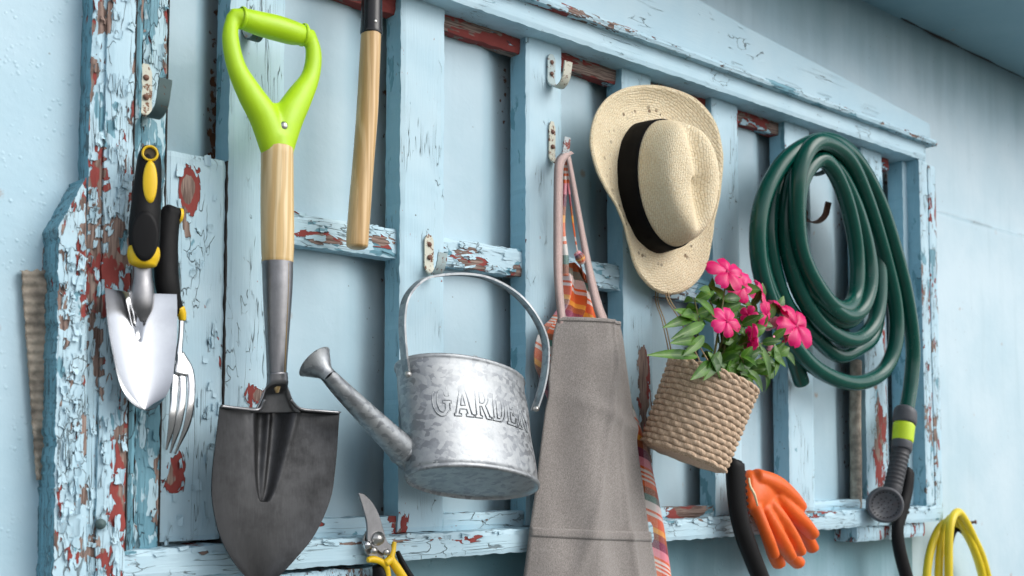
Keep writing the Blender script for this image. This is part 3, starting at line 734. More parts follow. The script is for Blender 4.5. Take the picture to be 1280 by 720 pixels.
# ------------------------------------------------------------------ shovel
D = .060
t = thing('garden_shovel', P(325, 735, D), 'round-point shovel with lime green D-grip and ash shaft hanging upside', 'shovel')
t['label'] = 'round-point shovel with lime green grip, pale wooden shaft and dark steel blade'
b = MB()
for L in ([(291, 21, 17), (288, 48, 22), (296, 85, 26), (313, 118, 34), (331, 148, 40), (345, 186, 41)], [(386, 40, 17), (392, 66, 21), (388, 96, 24), (373, 124, 34), (359, 150, 40), (347, 186, 41)]):
    pp, rr = widths(L, D); b.tube(pp, rr, 20, 6, .85, ref=(1, 0, 0))
pp, rr = widths([(289, 17, 15), (303, 23, 26), (322, 29, 30), (345, 35, 32), (366, 41, 30), (380, 44, 24), (390, 46, 15)], D); b.tube(pp, rr, 20, 6)
pp, rr = widths([(345, 131, 14), (345, 142, 30), (346, 158, 40), (346, 176, 41)], D); b.tube(pp, rr, 20, 4, .6, ref=(1, 0, 0))
pp, rr = widths([(346, 172, 40), (347, 192, 41)], D); b.tube(pp, rr, 20, 3, .95, ref=(1, 0, 0))
g_ = b.build('grip', M['lime'], t); remesh(g_, .0024, 5)
for x, y, w_ in ((302, 22.5, 28), (379, 43.5, 28)):
    b = MB(); p = P(x, y, D); ax = P(x+10, y+3, D)-p; r_ = PW(x, y, D, w_)/2; b.lathe(p, ax, [(r_*.95, -.002), (r_*1.03, -.001), (r_*1.03, .001), (r_*.95, .002)], 24); b.build('grip_ring', M['lime'], g_)
b = MB(); p, n_ = tocam(354, 162, D, .0150); b.lathe(p, n_, [(.0050, -.004), (.0048, .001), (.003, .0022), (.0001, .0026)], 20); b.build('rivet', M['screw'], g_)
pp, rr = widths([(346.5, 186, 40), (346.5, 250, 41), (347, 300, 41), (347, 327, 39)], D); b = MB(); b.tube(pp, rr, 28, 8, cap=True); b.build('shaft', M['ash'], t)
pp, rr = widths([(347, 325, 38.5), (347, 360, 37), (346.5, 410, 31), (346, 450, 26), (346, 470, 24)], D)
b = MB(); b.tube(pp, rr, 28, 8, cap=False); sk = b.build('socket', M['steel'], t)
b = MB(); pp = [P(x, y, D)+V((PW(x, y, D, 5), -PW(x, y, D, w_)/2*.93, 0)) for x, y, w_ in ((347, 330, 38.5), (347, 360, 37), (346.5, 410, 31), (346, 450, 26), (346, 478, 22))]
b.tube(pp, .0007, 6, 6); b.build('seam', plain('brassy_seam', (.25, .17, .06), .5, .6), sk)
def sdep(u, v):
    e = v/.44
    groove = 0
    if e < 1:
        wd = .26*(1-e)**.55+.035
        q = u/wd; groove = -.014*(1-e*.35)*exp(-(q**4)) + .0045*exp(-((abs(q)-1.15)/.35)**2)*(1-e)
        groove += .007*exp(-((u)/.06)**2)*(1-e)**.4
    fl = .0035 if v < .012 else 0
    return .016*u*u*(1-.3*v) + groove + .012*sin(v*pi*.9) + fl - .010
SR = [(507, 272, 515, 421), (530, 268, 536, 418), (555, 263.5, 560, 415), (585, 259, 589, 411), (615, 257, 618, 406), (642, 260, 645, 396), (668, 267, 672, 382), (692, 279, 695, 364), (712, 294, 714, 348), (728, 311, 729, 334), (736, 322, 736, 325)]
b = bladegrid(SR, D-.006, 150, 110, sdep, .002); b.build('blade', M['blade'], t, sharp=60)
b = MB()
# rolled bright treads either side of the socket
b.tube([P(272.5, 508, D-.006)+V((0, -.007, 0)), P(300, 511, D-.006)+V((0, -.004, 0)), P(322, 512, D-.006)+V((0, -.002, 0)), P(331, 500, D)], .0019, 8, 6)
b.tube([P(420, 516, D-.006)+V((0, -.007, 0)), P(396, 514, D-.006)+V((0, -.004, 0)), P(374, 511, D-.006)+V((0, -.002, 0)), P(363, 500, D)], .0019, 8, 6)
b.build('tread', M['steel'], t)
# open frog: the socket unrolls into the blade
b = MB(); rows = []
for i in range(25):
    e = i/24; py = 466+e*50; hw = 12.2+1.5*e+15*e**2.6; r = []
    for j in range(21):
        u = j/10-1; q = sqrt(max(0, 1-u*u)); k = min(1, max(0, (e-.22)/.35)); k = k*k*(3-2*k)
        dd = q*(.0115*(1-k) - .013*k - .006*max(0, e-.5)); r.append(P(346+u*hw+.6*e, py, D-.004*e)+V((0, -dd, 0)))
    rows.append(r)
b.grid(rows); o = b.build('frog', M['steel'], t); o.modifiers.new('t', 'SOLIDIFY').thickness = .0014
b = MB(); b.tube([P(346, 468, D), P(346, 480, D-.001), P(346.5, 490, D-.004)], [.0075, .0055, .002], 14, 5); b.build('shaft_tip', M['ash'], t)

# ------------------------------------------------------------------ second long handle
D = .045
t = thing('tool_handle', P(447, 308, D), 'long pale wooden handle with black ferrule hanging right of the shovel', 'tool handle')
pp, rr = widths([(464, 38, 27), (462, 80, 28), (459, 140, 29), (454, 205, 29), (450, 255, 30), (447, 297, 30), (446.5, 307, 29)], D)
b = MB(); b.tube(pp, rr, 24, 8, .9); b.build('shaft', M['beech'], t)
pp, rr = widths([(467, -160, 24), (466, -60, 25), (464.5, 20, 26.5), (464, 42, 28)], D); b = MB(); b.tube(pp, rr, 24, 8); b.build('ferrule', plain('black_paint', (.012, .012, .013), .25), t)
p, n_ = tocam(468.5, 32, D, .0145); b = MB(); b.lathe(p, n_, [(.003, -.003), (.0028, .0006), (.0001, .0012)], 14); b.build('rivet', M['screw'], t)
p, n_ = tocam(456, 273, D, PW(451, 270, D, 30)/2*.86); b = MB(); b.lathe(p, n_, [(.0042, -.001), (.0040, .0012), (.0030, .0012), (.0026, .0005), (.0001, .0005)], 16); b.build('hanging_hole', plain('drilled_hole', (.12, .06, .02), .9), t)

# ------------------------------------------------------------------ watering can
D = .080
t = thing('watering_can', P(588, 620, D), 'oval galvanised watering can with long spout hanging from its strap handle', 'watering can')
C0 = P(585, 536, D); TL = radians(20); UP = V((0, sin(TL), cos(TL))); OUT = V((0, -cos(TL), sin(TL))); AX = V((1, 0, 0))
RL = Matrix.Rotation(radians(8), 3, 'Y'); UP, OUT, AX = RL @ UP, RL @ OUT, RL @ AX      # it hangs a little askew
HH = .0735; A_, B_ = .097, .050
def canp(th, h, k=0.0): return C0 + AX*((A_+k)*cos(th)) + OUT*((B_+k)*sin(th)) + UP*h
NS = 96
ring = lambda h, k: [canp(2*pi*i/NS, h, k) for i in range(NS)]
b = MB()
prof = [(-HH, -.001), (-HH, .0005), (-HH+.003, .002), (-HH+.006, .0015), (-HH+.008, 0), (-HH+.012, 0)] + [(-HH+.012+(2*HH-.024)*i/30, .0007*sin(i*.35)) for i in range(1, 31)] + [(HH-.010, .0002), (HH-.006, -.0002), (HH-.004, .001), (HH-.002, .0022), (HH, .002), (HH+.001, .0005), (HH-.001, -.0008)] + [(HH-.02, -.0012), (0, -.0012), (-HH+.004, -.0012)]
b.grid([ring(h, k) for h, k in prof], close=True)
body = b.build('body', M['galv'], t)
b = MB(); b.grid([ring(-HH-.0002, -.001), ring(-HH+.003, -.003)] + [[canp(2*pi*i/NS, -HH+.0032, -.003)*f+(C0+UP*(-HH+.0032))*(1-f) for i in range(NS)] for f in (.95, .6, .3, .01)], close=True)
b.build('base', M['galv'], t)
# half lid over the front part of the opening
# embossed word
def rect(x0, y0, x1, y1): return [(x0, y0), (x1, y0), (x1, y1), (x0, y1)]
def arc(cx, cy, rx, ry, a0, a1, n=10): return [(cx+rx*cos(radians(a0+(a1-a0)*k/n)), cy+ry*sin(radians(a0+(a1-a0)*k/n))) for k in range(n+1)]
GL = {
 'G': [arc(.36, .5, .36, .52, 42, 318, 22) + [(.70, .18), (.70, .42), (.78, .42), (.78, .52), (.42, .52), (.42, .42), (.52, .42), (.52, .22)] + arc(.38, .5, .20, .38, 300, 60, 16) + [(.52, .66), (.68, .66), (.68, .98), (.60, .98), (.58, .90)]],
 'A': [[(0, 0), (.30, 0), (.30, .09), (.22, .09), (.27, .25), (.55, .25), (.60, .09), (.52, .09), (.52, 0), (.86, 0), (.86, .09), (.78, .09), (.52, 1), (.32, 1), (.07, .09), (0, .09)], [(.30, .37), (.51, .37), (.41, .76)]],
 'R': [[(0, 0), (.34, 0), (.34, .09), (.27, .09), (.27, .42), (.36, .42), (.56, 0), (.82, 0), (.82, .09), (.74, .09), (.56, .46)] + arc(.46, .72, .26, .27, -60, 90, 10) + [(0, 1), (0, .91), (.08, .91), (.08, .09), (0, .09)], [(.27, .52), (.42, .52)] + arc(.42, .71, .12, .18, -80, 80, 6) + [(.42, .90), (.27, .90)]],
 'D': [[(0, 0), (.38, 0)] + arc(.38, .5, .36, .5, -90, 90, 14) + [(0, 1), (0, .91), (.08, .91), (.08, .09), (0, .09)], [(.27, .11), (.38, .11)] + arc(.38, .5, .18, .38, -80, 80, 10) + [(.38, .89), (.27, .89)]],
 'E': [[(0, 0), (.68, 0), (.70, .30), (.60, .30), (.54, .11), (.27, .11), (.27, .45), (.40, .45), (.42, .36), (.50, .36), (.50, .66), (.42, .66), (.40, .56), (.27, .56), (.27, .89), (.54, .89), (.58, .72), (.68, .72), (.66, 1), (0, 1), (0, .91), (.08, .91), (.08, .09), (0, .09)]],
 'N': [[(0, 0), (.28, 0), (.28, .09), (.20, .09), (.20, .72), (.62, 0), (.78, 0), (.78, .91), (.86, .91), (.86, 1), (.58, 1), (.58, .91), (.66, .91), (.66, .34), (.26, 1), (0, 1), (0, .91), (.08, .91), (.08, .09), (0, .09)]]}
adv = {'G': .86, 'A': .92, 'R': .88, 'D': .82, 'E': .78, 'N': .9}
word = 'GARDEN'; LH = .038; LWs = .0300; tot = sum(adv[c] for c in word)*LWs
tab = [(pi, 0.0)]
for i in range(1, 721):
    th = pi-pi*i/720; a_ = canp(tab[-1][0], 0); tab.append((th, tab[-1][1]+(canp(th, 0)-a_).length))
half = tab[360][1]
def th_at(s_):
    s_ += half; lo = min(range(0, 721, 1), key=lambda k: abs(tab[k][1]-s_)); return tab[lo][0]
b = MB(); x = -tot/2-.004
for ch in word:
    for ol in GL[ch]:
        pts = []
        n = len(ol)
        for i in range(n):
            (ax_, ay), (bx_, by) = ol[i], ol[(i+1) % n]; L_ = max(1, int(sqrt((ax_-bx_)**2+(ay-by)**2)/.12))
            for k in range(L_): pts.append((ax_+(bx_-ax_)*k/L_, ay+(by-ay)*k/L_))
        q = [canp(th_at(x+px_*LWs), (py_-.5)*LH+.011, .0001) for px_, py_ in pts]; q.append(q[0])
        b.tube(q, .00065, 6, 1, cap=False)
    x += adv[ch]*LWs
b.build('lettering', M['galv'], body)
# strap handle
hp = [(509, 470), (505, 440), (503, 400), (508, 372), (525, 352), (545, 345), (580, 343), (612, 349), (645, 368), (668, 395), (681, 425), (682, 455), (677, 485), (668, 513)]
path = [P(x_, y_, D+(-.006 if i < 1 else 0)-.012*(1 if 3 < i < 9 else .3)) for i, (x_, y_) in enumerate(hp)]
pts, _ = spline(path, 1, 8); rows = []
for i, p in enumerate(pts):
    tg = (pts[min(i+1, len(pts)-1)]-pts[max(i-1, 0)]).normalized(); wd = V((0, -1, 0)); n_ = tg.cross(wd).normalized(); h_ = .0062; th = .0014
    rows.append([p+wd*h_+n_*th, p+wd*h_*.8+n_*th*.4, p-wd*h_*.8+n_*th*.4, p-wd*h_+n_*th, p-wd*h_-n_*th, p+wd*h_-n_*th])
b = MB(); b.grid(rows, close=True, capA=True, capB=True); hd = b.build('strap_handle', M['galv'], t, sharp=40)
for p in (P(509, 468, D+.006), P(669, 511, D+.004)):
    b = MB(); b.lathe(p+V((0, -.003, 0)), (0, -1, 0), [(.004, -.003), (.0036, .001), (.0001, .002)], 12); b.build('rivet', M['screw'], hd)
# spout
s0 = P(507, 566, D+.004)
pp = [P(516, 572, D), P(497, 556, D+.006), P(460, 520, D+.018), P(425, 485, D+.03), P(408, 467, D+.035)]
u_ = PW(450, 510, D+.018, 1)/2
b = MB(); b.tube(pp, [43*u_, 37*u_, 29*u_, 23*u_, 19*u_], 28, 8, cap=False); b.build('spout', M['galv'], t)
b = MB(); c = P(503, 562, D+.004); b.lathe(c, pp[1]-pp[0], [(38*u_, -.004), (42*u_, 0), (38*u_, .003)], 28); b.build('spout_collar', M['galv'], t)
ra = P(408, 467, D+.035); rbp = P(390, 449, D+.020); ax = (rbp-ra)
L_ = ax.length; b = MB(); b.lathe(ra, ax, [(19*u_, -.006), (20*u_, .002), (46*u_, L_*.80), (48*u_, L_*.82), (46*u_, L_*.85), (24*u_, L_*.88), (.0001, L_*.90)], 32); b.build('rose', M['galv'], t, sharp=35)

# ------------------------------------------------------------------ grey apron
def cloth(rows_px, d, nv, nu, dep, uvk=100.0):
    b = MB(); G = []; UVs = []
    def row(v):
        f = v*(len(rows_px)-1); i = min(int(f), len(rows_px)-2); k = f-i
        A = rows_px[max(i-1, 0)], rows_px[i], rows_px[i+1], rows_px[min(i+2, len(rows_px)-1)]
        return [.5*(2*b_+(c-a)*k+(2*a-5*b_+4*c-d_)*k*k+(3*b_-a-3*c+d_)*k**3) for a, b_, c, d_ in zip(*A)]
    for i in range(nv+1):
        v = i/nv; yl, xl, yr, xr_ = row(v); r = []; q = []
        for j in range(nu+1):
            k = j/nu; p = P(xl+(xr_-xl)*k, yl+(yr-yl)*k, d)+V((0, -dep(k*2-1, v), 0)); r.append(p)
            q.append((p.x*uvk/10, p.z*uvk/10))
        G.append(r); UVs.append(q)
    b.grid(G, uvs=UVs); return b, G
D = .048
AR = [(396, 697, 404, 776), (420, 691, 424, 780), (450, 688, 452, 783), (500, 682, 500, 789), (550, 676, 551, 795), (600, 671, 602, 802), (650, 665, 655, 809), (700, 660, 708, 817), (760, 654, 770, 826), (840, 648, 850, 836)]
def adep(u, v): return .026*(1-u*u)*(1-.3*v) + .006*sin(u*4.2+v*2.5+.6)*(.3+v) + .005*sin(u*9-v*5)*v + .004*exp(-((u*.7+v-.52)/.05)**2) + .004*v + .0015*nz(u*3, v*6) + .007*exp(-((v-.36-u*.05)/.022)**2)*(u+1)*.45 + .005*exp(-((v-.20+u*.12)/.03)**2)*(1-u)*.4 + .004*exp(-((u-.35-v*.3)/.06)**2)
t = thing('grey_apron', P(735, 720, D), 'grey linen apron with pink neck straps hanging beside the watering can', 'apron')
b, G = cloth(AR, D, 150, 60, adep)
bodyo = b.build('bib', M['linen'], t); so_ = bodyo.modifiers.new('t', 'SOLIDIFY'); so_.thickness = .0016
# hem along the top, stitched edge strips, pocket
def strip(Gr, i0, i1, j0, j1, lift, name, parent, mat):
    b = MB(); rows = [[Gr[i][j]+V((0, -lift-(.0008 if i in (i0, i1) else .0014), 0)) for j in range(j0, j1+1)] for i in range(i0, i1+1)]
    b.grid(rows, uvs=[[(p.x*10, p.z*10) for p in r] for r in rows]); o = b.build(name, mat, parent); m_ = o.modifiers.new('t', 'SOLIDIFY'); m_.thickness = .0014; return o
strip(G, 0, 5, 0, 60, .0004, 'hem', t, M['linen'])
strip(G, 103, 150, 0, 60, .0010, 'pocket', t, M['linen'])
strip(G, 103, 107, 0, 60, .0026, 'pocket_hem', t, M['linen'])
def ribbon(path, wds, mat, name, parent, ref=(1, 0, 0), sub=8, th=.0012, twist=0):
    pts, ww = spline(path, wds, sub); rows = []; uvs = []
    L_ = 0
    for i, p in enumerate(pts):
        tg = (pts[min(i+1, len(pts)-1)]-pts[max(i-1, 0)]).normalized(); a = V(ref); a = (a-tg*a.dot(tg)).normalized(); n_ = tg.cross(a)
        an = twist*i/len(pts); a2 = a*cos(an)+n_*sin(an); n2 = tg.cross(a2)
        if i: L_ += (pts[i]-pts[i-1]).length
        rows.append([p+a2*ww[i], p+n2*th, p-a2*ww[i], p-n2*th]); uvs.append([(0, L_*6), (.05, L_*6), (.1, L_*6), (.05, L_*6)])
    b = MB(); b.grid(rows, close=True, uvs=uvs, capA=True, capB=True); return b.build(name, mat, parent)
u_ = PW(710, 300, .05, 1)*.92
ribbon([P(714, 190, .030), P(706, 194, .034), P(700, 203, .040), P(698, 225, .042), P(697.5, 300, .046), P(698, 350, .050), P(702, 397, .052), P(703, 410, .052)], [5*u_, 6*u_, 7*u_, 7*u_, 7*u_, 6.5*u_, 6*u_, 6*u_], M['pinkstrap'], 'strap', t, ref=(1, -.35, 0))
ribbon([P(707, 190, .028), P(710, 196, .034), P(713, 210, .038), P(722, 260, .040), P(733, 320, .044), P(745, 375, .050), P(754, 402, .054), P(757, 412, .054)], [4*u_, 5*u_, 4.5*u_, 5*u_, 6*u_, 8*u_, 9*u_, 9*u_], M['pinkstrap'], 'strap', t, ref=(1, -.2, 0))

# ------------------------------------------------------------------ plaid apron behind
D = .014
t = thing('plaid_apron', P(740, 720, D), 'orange plaid apron hanging behind the grey apron', 'apron')
PR = [(330, 703, 330, 712), (343, 700, 345, 724), (358, 699, 362, 735), (380, 694, 380, 743), (398, 682, 400, 746), (412, 668, 415, 750), (430, 662, 440, 758), (455, 663, 465, 766), (475, 672, 490, 778), (520, 690, 520, 788), (555, 690, 555, 800), (600, 690, 600, 812), (660, 690, 660, 826), (725, 690, 725, 838), (800, 690, 800, 850)]
def pdep(u, v): return .010 + .006*(1-u*u) + .006*sin(u*8+v*9)*min(1, v*5+.2) + .004*cos(u*15)*min(1, v*3+.2)
b, G2 = cloth(PR, D, 160, 70, pdep)
# plaid follows the cloth: own uv, turned a little
for i, r in enumerate(b.uv): b.uv[i] = (b.uv[i][0]*.72+b.uv[i][1]*.10, b.uv[i][1]*.82+b.uv[i][0]*.42)
o = b.build('skirt', M['plaid'], t); o.modifiers.new('t', 'SOLIDIFY').thickness = .0012
ribbon([P(706, 198, .03), P(707, 230, .033), P(703, 280, .03), P(706, 320, .032), P(705, 345, .030)], [2.5*u_, 4*u_, 4*u_, 5*u_, 7*u_], M['plaid'], 'tie', t, ref=(1, 0, 0), twist=1.2)
ribbon([P(708, 198, .03), P(712, 240, .035), P(718, 290, .035), P(724, 325, .036), P(731, 350, .032)], [2.5*u_, 4*u_, 4.5*u_, 5*u_, 8*u_], M['plaid'], 'tie', t, ref=(1, 0, 0), twist=-1.0)
b = MB(); b.tube([P(721, 316, .042), P(725, 322, .044), P(727, 328, .042)], [5*u_, 7*u_, 5*u_], 14, 5); b.build('knot', M['plaid'], t)

# ------------------------------------------------------------------ straw hat
D = .040
HC0 = P(819, 234, D); HC = HC0+V((0, .013, 0)); TA = radians(13)       # long axis leans a little
E1 = V((cos(TA), 0, sin(TA))); E2 = V((-sin(TA), 0, cos(TA))); EO = V((0, -1, 0))
t = thing('straw_hat', P(840, 365, D), 'woven straw hat with black ribbon band hanging on the frame', 'hat')
bx = [(735, 182), (738, 155), (752, 130), (775, 114), (803, 108), (835, 114), (862, 130), (881, 158), (888, 190), (889, 230), (888, 275), (887, 310), (882, 338), (868, 358), (846, 366), (822, 358), (802, 338), (789, 312), (778, 285), (764, 258), (748, 232), (738, 207)]
def h3(px_, py_):
    p = P(px_, py_, D)-HC0; return (p.dot(E1), p.dot(E2))
ob = [h3(*q) for q in bx]
ang = sorted([(atan2(y, x), sqrt(x*x+y*y)) for x, y in ob])
def rout(a):
    n = len(ang)
    ext = [(ang[-2][0]-2*pi, ang[-2][1]), (ang[-1][0]-2*pi, ang[-1][1])]+ang+[(ang[0][0]+2*pi, ang[0][1]), (ang[1][0]+2*pi, ang[1][1])]
    for i in range(1, len(ext)-2):
        if ext[i][0] <= a <= ext[i+1][0]:
            k = (a-ext[i][0])/(ext[i+1][0]-ext[i][0]+1e-9); a0, b0, c0, d0 = ext[i-1][1], ext[i][1], ext[i+1][1], ext[i+2][1]
            return .5*(2*b0+(c0-a0)*k+(2*a0-5*b0+4*c0-d0)*k*k+(3*b0-a0-3*c0+d0)*k**3)
    return ang[0][1]
CA, CB = .074, .099
def crownr(a): return 1/sqrt((cos(a)/CA)**2+(sin(a)/CB)**2)
NA = 144
b = MB(); rows = []; uvs = []; ats = []
NR = 26
for i in range(NR+1):
    k = i/NR; r = []; q = []; aa = []
    for j in range(NA):
        a = -pi+2*pi*j/NA; r0 = crownr(a)*.97; r1 = rout(a); rad = r0+(r1-r0)*k
        # brim rolls forward at the sides, dips at front and back
        lift = .004+.020*k*k*(.55+.45*cos(2*a)) - .008*k*(1-abs(cos(a)))*(1) + .018*k**3*max(0, sin(a+.5)) + .0012*nz(cos(a)*5, sin(a)*5, k*3)
        r.append(HC+E1*(cos(a)*rad)+E2*(sin(a)*rad)+EO*lift); q.append((a*.115, rad)); aa.append(exp(-((k-.42)/.10)**2)*(.5+.5*(nz(cos(a)*2, sin(a)*2, 3) > -.2)))
    rows.append(r); uvs.append(q); ats.append(aa)
b.grid(rows, close=True, uvs=uvs, at=ats)
br = b.build('brim', M['straw'], t, attr='holes'); br.modifiers.new('t', 'SOLIDIFY').thickness = .0028
b = MB(); edge = rows[-1]; b.tube(edge+[edge[0]], .0019, 8, 1, cap=False); b.build('brim_edge', M['straw'], br)
b = MB(); rows = []; uvs = []
cprof = [(.97, 0), (1.0, .004), (.985, .02), (.965, .036), (.95, .046), (.93, .060), (.90, .072), (.85, .082), (.78, .089), (.68, .093), (.56, .095), (.42, .096), (.28, .0965), (.14, .097), (.004, .097)]
pr2, rr2 = spline([(a_, h_, 0) for a_, h_ in cprof], 1, 3)
def crownpt(a, f, h_, k=0):
    r_ = crownr(a)*f+k; x_ = cos(a)*r_; y_ = sin(a)*r_
    pinch = max(0, h_-.045)/.05
    # crease along the crown and front pinch
    cz = h_ - .017*exp(-((x_-.006)/.017)**2)*min(1, pinch)*(1/(1+exp(-(y_+.075)/.01)))*(1 if f < .9 else max(0, (1-f)/.1))
    x_ *= 1-.20*pinch*max(0, -y_/CB); y_ *= 1-.04*pinch
    z0 = cz*(1.03+.06*sin(a))
    return HC+E1*x_+E2*y_+EO*z0
for p in pr2:
    rows.append([crownpt(-pi+2*pi*j/NA, p.x, p.y) for j in range(NA)]); uvs.append([(sin(-pi+2*pi*j/NA)*crownr(-pi+2*pi*j/NA)*p.x, p.y+cos(-pi+2*pi*j/NA)*crownr(-pi+2*pi*j/NA)*p.x) for j in range(NA)])
b.grid(rows, close=True, uvs=uvs); cr_ = b.build('crown', M['straw'], t)
b = MB(); rows = []
for h_, f, k in ((.003, .995, .001), (.004, .995, .0022), (.020, .985, .0022), (.038, .962, .0024), (.0415, .958, .0022), (.042, .955, .0008)):
    rows.append([crownpt(-pi+2*pi*j/NA, f, h_, k) for j in range(NA)])
b.grid(rows, close=True); b.build('ribbon_band', M['band'], t)
b = MB(); rows = []
for a in (pi*.985, pi*1.0, pi*1.02): pass

# ------------------------------------------------------------------ hanging basket
bt = P(890, 474, .105); bb = P(853, 573, .078); BAX = (bt-bb).normalized(); BH = (bt-bb).length*1.02
t = thing('hanging_basket', bb, 'woven natural basket tilted on twine below the straw hat', 'basket')
u1 = (V((1, 0, 0))-BAX*BAX.x).normalized(); u2 = BAX.cross(u1)
if u2.y > 0: u2 = -u2
RB, RT = .0640, .0680; NW = 15; NA = 224; ribs = 22
def bp(a, r, h): return bb+u1*(cos(a)*r)+u2*(sin(a)*r)+BAX*h
b = MB(); rows = []; at = []
N = NW*9
for i in range(N+1):
    f = i/N; row_ = f*NW; ri = int(min(row_, NW-1)); q = row_-ri; r = []; aa = []
    prof_ = sqrt(max(0, 1-(2*q-1)**2))
    for j in range(NA):
        a = 2*pi*j/NA; wv = cos(ribs*a+ri*pi); tw = abs(sin((ribs*a+ri*pi)/2+ .35*(q-.5)))
        rad = RB+(RT-RB)*f + .0030*prof_*(.5+.5*wv)+ .0016*prof_ + .0008*nz(a*6, ri*3.1)
        rad *= .93 if f < .02 else 1
        hh = BH*f + .0006*sin(ribs*a/2+ri)*(1) + .0009*nz(cos(a)*2, sin(a)*2, ri)
        r.append(bp(a, rad, hh)); aa.append(max(0, 1-prof_*1.9)*.9+max(0, -wv-.6)*.5)
    rows.append(r); at.append(aa)
b.grid(rows, close=True, at=at)
inn = [[bp(2*pi*j/NA, (RB+(RT-RB)*f)*.93, BH*f) for j in range(NA)] for f in (1.0, .9, .7, .3, .0)]
b.grid([rows[-1]]+inn, close=True, at=[at[-1]]+[[.2]*NA]*5)
b.grid([rows[0]]+[[bp(2*pi*j/NA, RB*k, -.001*(1-k)) for j in range(NA)] for k in (.85, .5, .01)], close=True)
wv_ = b.build('weave', M['basket'], t, attr='gap')
# twisted rim
b = MB()
for s_ in (0, 1):
    pth = [bp(2*pi*j/90, RT*.985+.0028*cos(j*.9+s_*pi), BH+.001+.0028*sin(j*.9+s_*pi)) for j in range(91)]
    b.tube(pth, .0030, 8, 2, cap=False)
b.build('rim', M['basket'], t)
b = MB()
nail = P(829, 322, .003)
for a, dx in ((2.5, 0), (2.75, .002), (4.3, 0), (4.5, .003)):
    e = bp(a, RT*.98, BH); b.tube([nail+V((dx, -.002, 0)), nail.lerp(e, .35)+V((dx, .022, 0)), nail.lerp(e, .6)+V((dx, .012, 0)), e], .0011, 6, 8)
b.build('twine', M['twine'], t)
b = MB(); b.lathe(P(829, 322, -.001), (0, -1, .1), [(.0015, 0), (.0015, .007), (.0035, .0075), (.0001, .0085)], 10); tag(b.build('nail', M['hook_rust']), 'small nail behind the hat brim that holds the basket twine', 'nail')

# ------------------------------------------------------------------ flowering plant
t = thing('flowering_plant', bp(0, 0, BH*.85), 'bushy green plant with bright pink flowers growing in the woven basket', 'plant')
b = MB(); b.grid([[bp(2*pi*j/40, RT*.92*k, BH*.90+nz(j*.5, k*4)*.004) for j in range(40)] for k in (1, .8, .5, .2, .01)], close=True); b.build('soil', M['soil'], t)
flowers = [(909, 340, .125, 17, 0), (928, 358, .115, 15, 1), (952, 366, .110, 14, 2), (908, 402, .150, 14, 3), (941, 425, .150, 14, 4), (958, 394, .13, 13, 5), (995, 408, .125, 20, 6), (975, 384, .11, 12, 7), (936, 394, .13, 8, 8)]
sb = MB(); lb = MB(); random.seed(21)
def leaf(base, dirv, L_, W_, curl=.3, up=V((0, -1, .3))):
    dirv = dirv.normalized(); sdv = dirv.cross(up).normalized(); nn = sdv.cross(dirv).normalized(); rows = []; uvs = []
    for i in range(8):
        f = i/7; wd = W_*(sin(pi*min(1, f*.97+.02))**.75)*(1-.35*f)*1.15; c = base+dirv*(L_*f)-nn*(curl*L_*f*f)
        rows.append([c-sdv*wd+nn*wd*.35, c-sdv*wd*.5+nn*wd*.1, c, c+sdv*wd*.5+nn*wd*.1, c+sdv*wd+nn*wd*.35]); uvs.append([(0, f), (.25, f), (.5, f), (.75, f), (1, f)])
    lb.grid(rows, uvs=uvs)
org = bp(0, 0, BH*.9)
anchors = []
for (fx, fy, fd, fr_, k) in flowers:
    tip = P(fx, fy, fd-.008); st = org+u1*random.uniform(-.03, .03)+u2*random.uniform(-.02, .03)
    mid = st.lerp(tip, .5)+V((random.uniform(-.01, .01), random.uniform(-.012, .01), .012)); pth = [st, mid, tip]
    sb.tube(pth, [.0019, .0016, .0011], 7, 8); q, _ = spline(pth, 1, 8); anchors.append(q)
for (fx, fy, fd) in ((868, 372, .10), (985, 440, .12), (960, 470, .14), (925, 445, .16), (880, 360, .09), (900, 375, .11)):
    tip = P(fx, fy, fd); st = org+u1*random.uniform(-.035, .035)+u2*random.uniform(-.02, .03); mid = st.lerp(tip, .5)+V((0, -.01, .016)); q, _ = spline([st, mid, tip], 1, 8)
    sb.tube([st, mid, tip], [.0019, .0015, .001], 7, 8); anchors.append(q)
for q in anchors:
    for i in range(3, len(q)-1, 2):
        tg = (q[i+1]-q[i-1]).normalized()
        for s_ in (0, 1):
            if random.random() < .15: continue
            an = i*1.3+s_*pi+random.uniform(-.5, .5); a_ = tg.orthogonal().normalized(); bb_ = tg.cross(a_)
            dv = (a_*cos(an)+bb_*sin(an))*1.0+tg*.55+V((.45, -.35, random.uniform(-.45, .1)))
            leaf(q[i], dv, random.uniform(.018, .032), random.uniform(.0070, .0105), random.uniform(.15, .6))
# leaves hanging over the rim
for (x0, y0, x1, y1, w_) in ((872, 446, 826, 438, .008), (900, 455, 925, 478, .010), (925, 465, 950, 497, .010), (935, 462, 957, 486, .009), (905, 465, 935, 492, .009), (950, 432, 968, 470, .009), (888, 452, 872, 470, .009), (885, 440, 905, 470, .009), (880, 420, 862, 440, .008), (880, 405, 851, 418, .009), (868, 396, 840, 404, .008), (866, 392, 858, 392, .008), (888, 366, 880, 360, .008), (900, 440, 888, 470, .010), (915, 450, 912, 480, .010), (870, 425, 848, 425, .009), (960, 440, 985, 455, .009), (968, 430, 975, 465, .008), (870, 400, 852, 385, .008), (893, 395, 878, 372, .008)):
    a_, b_ = P(x0, y0, .15), P(x1, y1, .165); leaf(a_, b_-a_, (b_-a_).length*1.05, w_, .2)
sb.build('stems', M['stem'], t); lo_ = lb.build('foliage', M['leaf'], t)
fl0 = {}
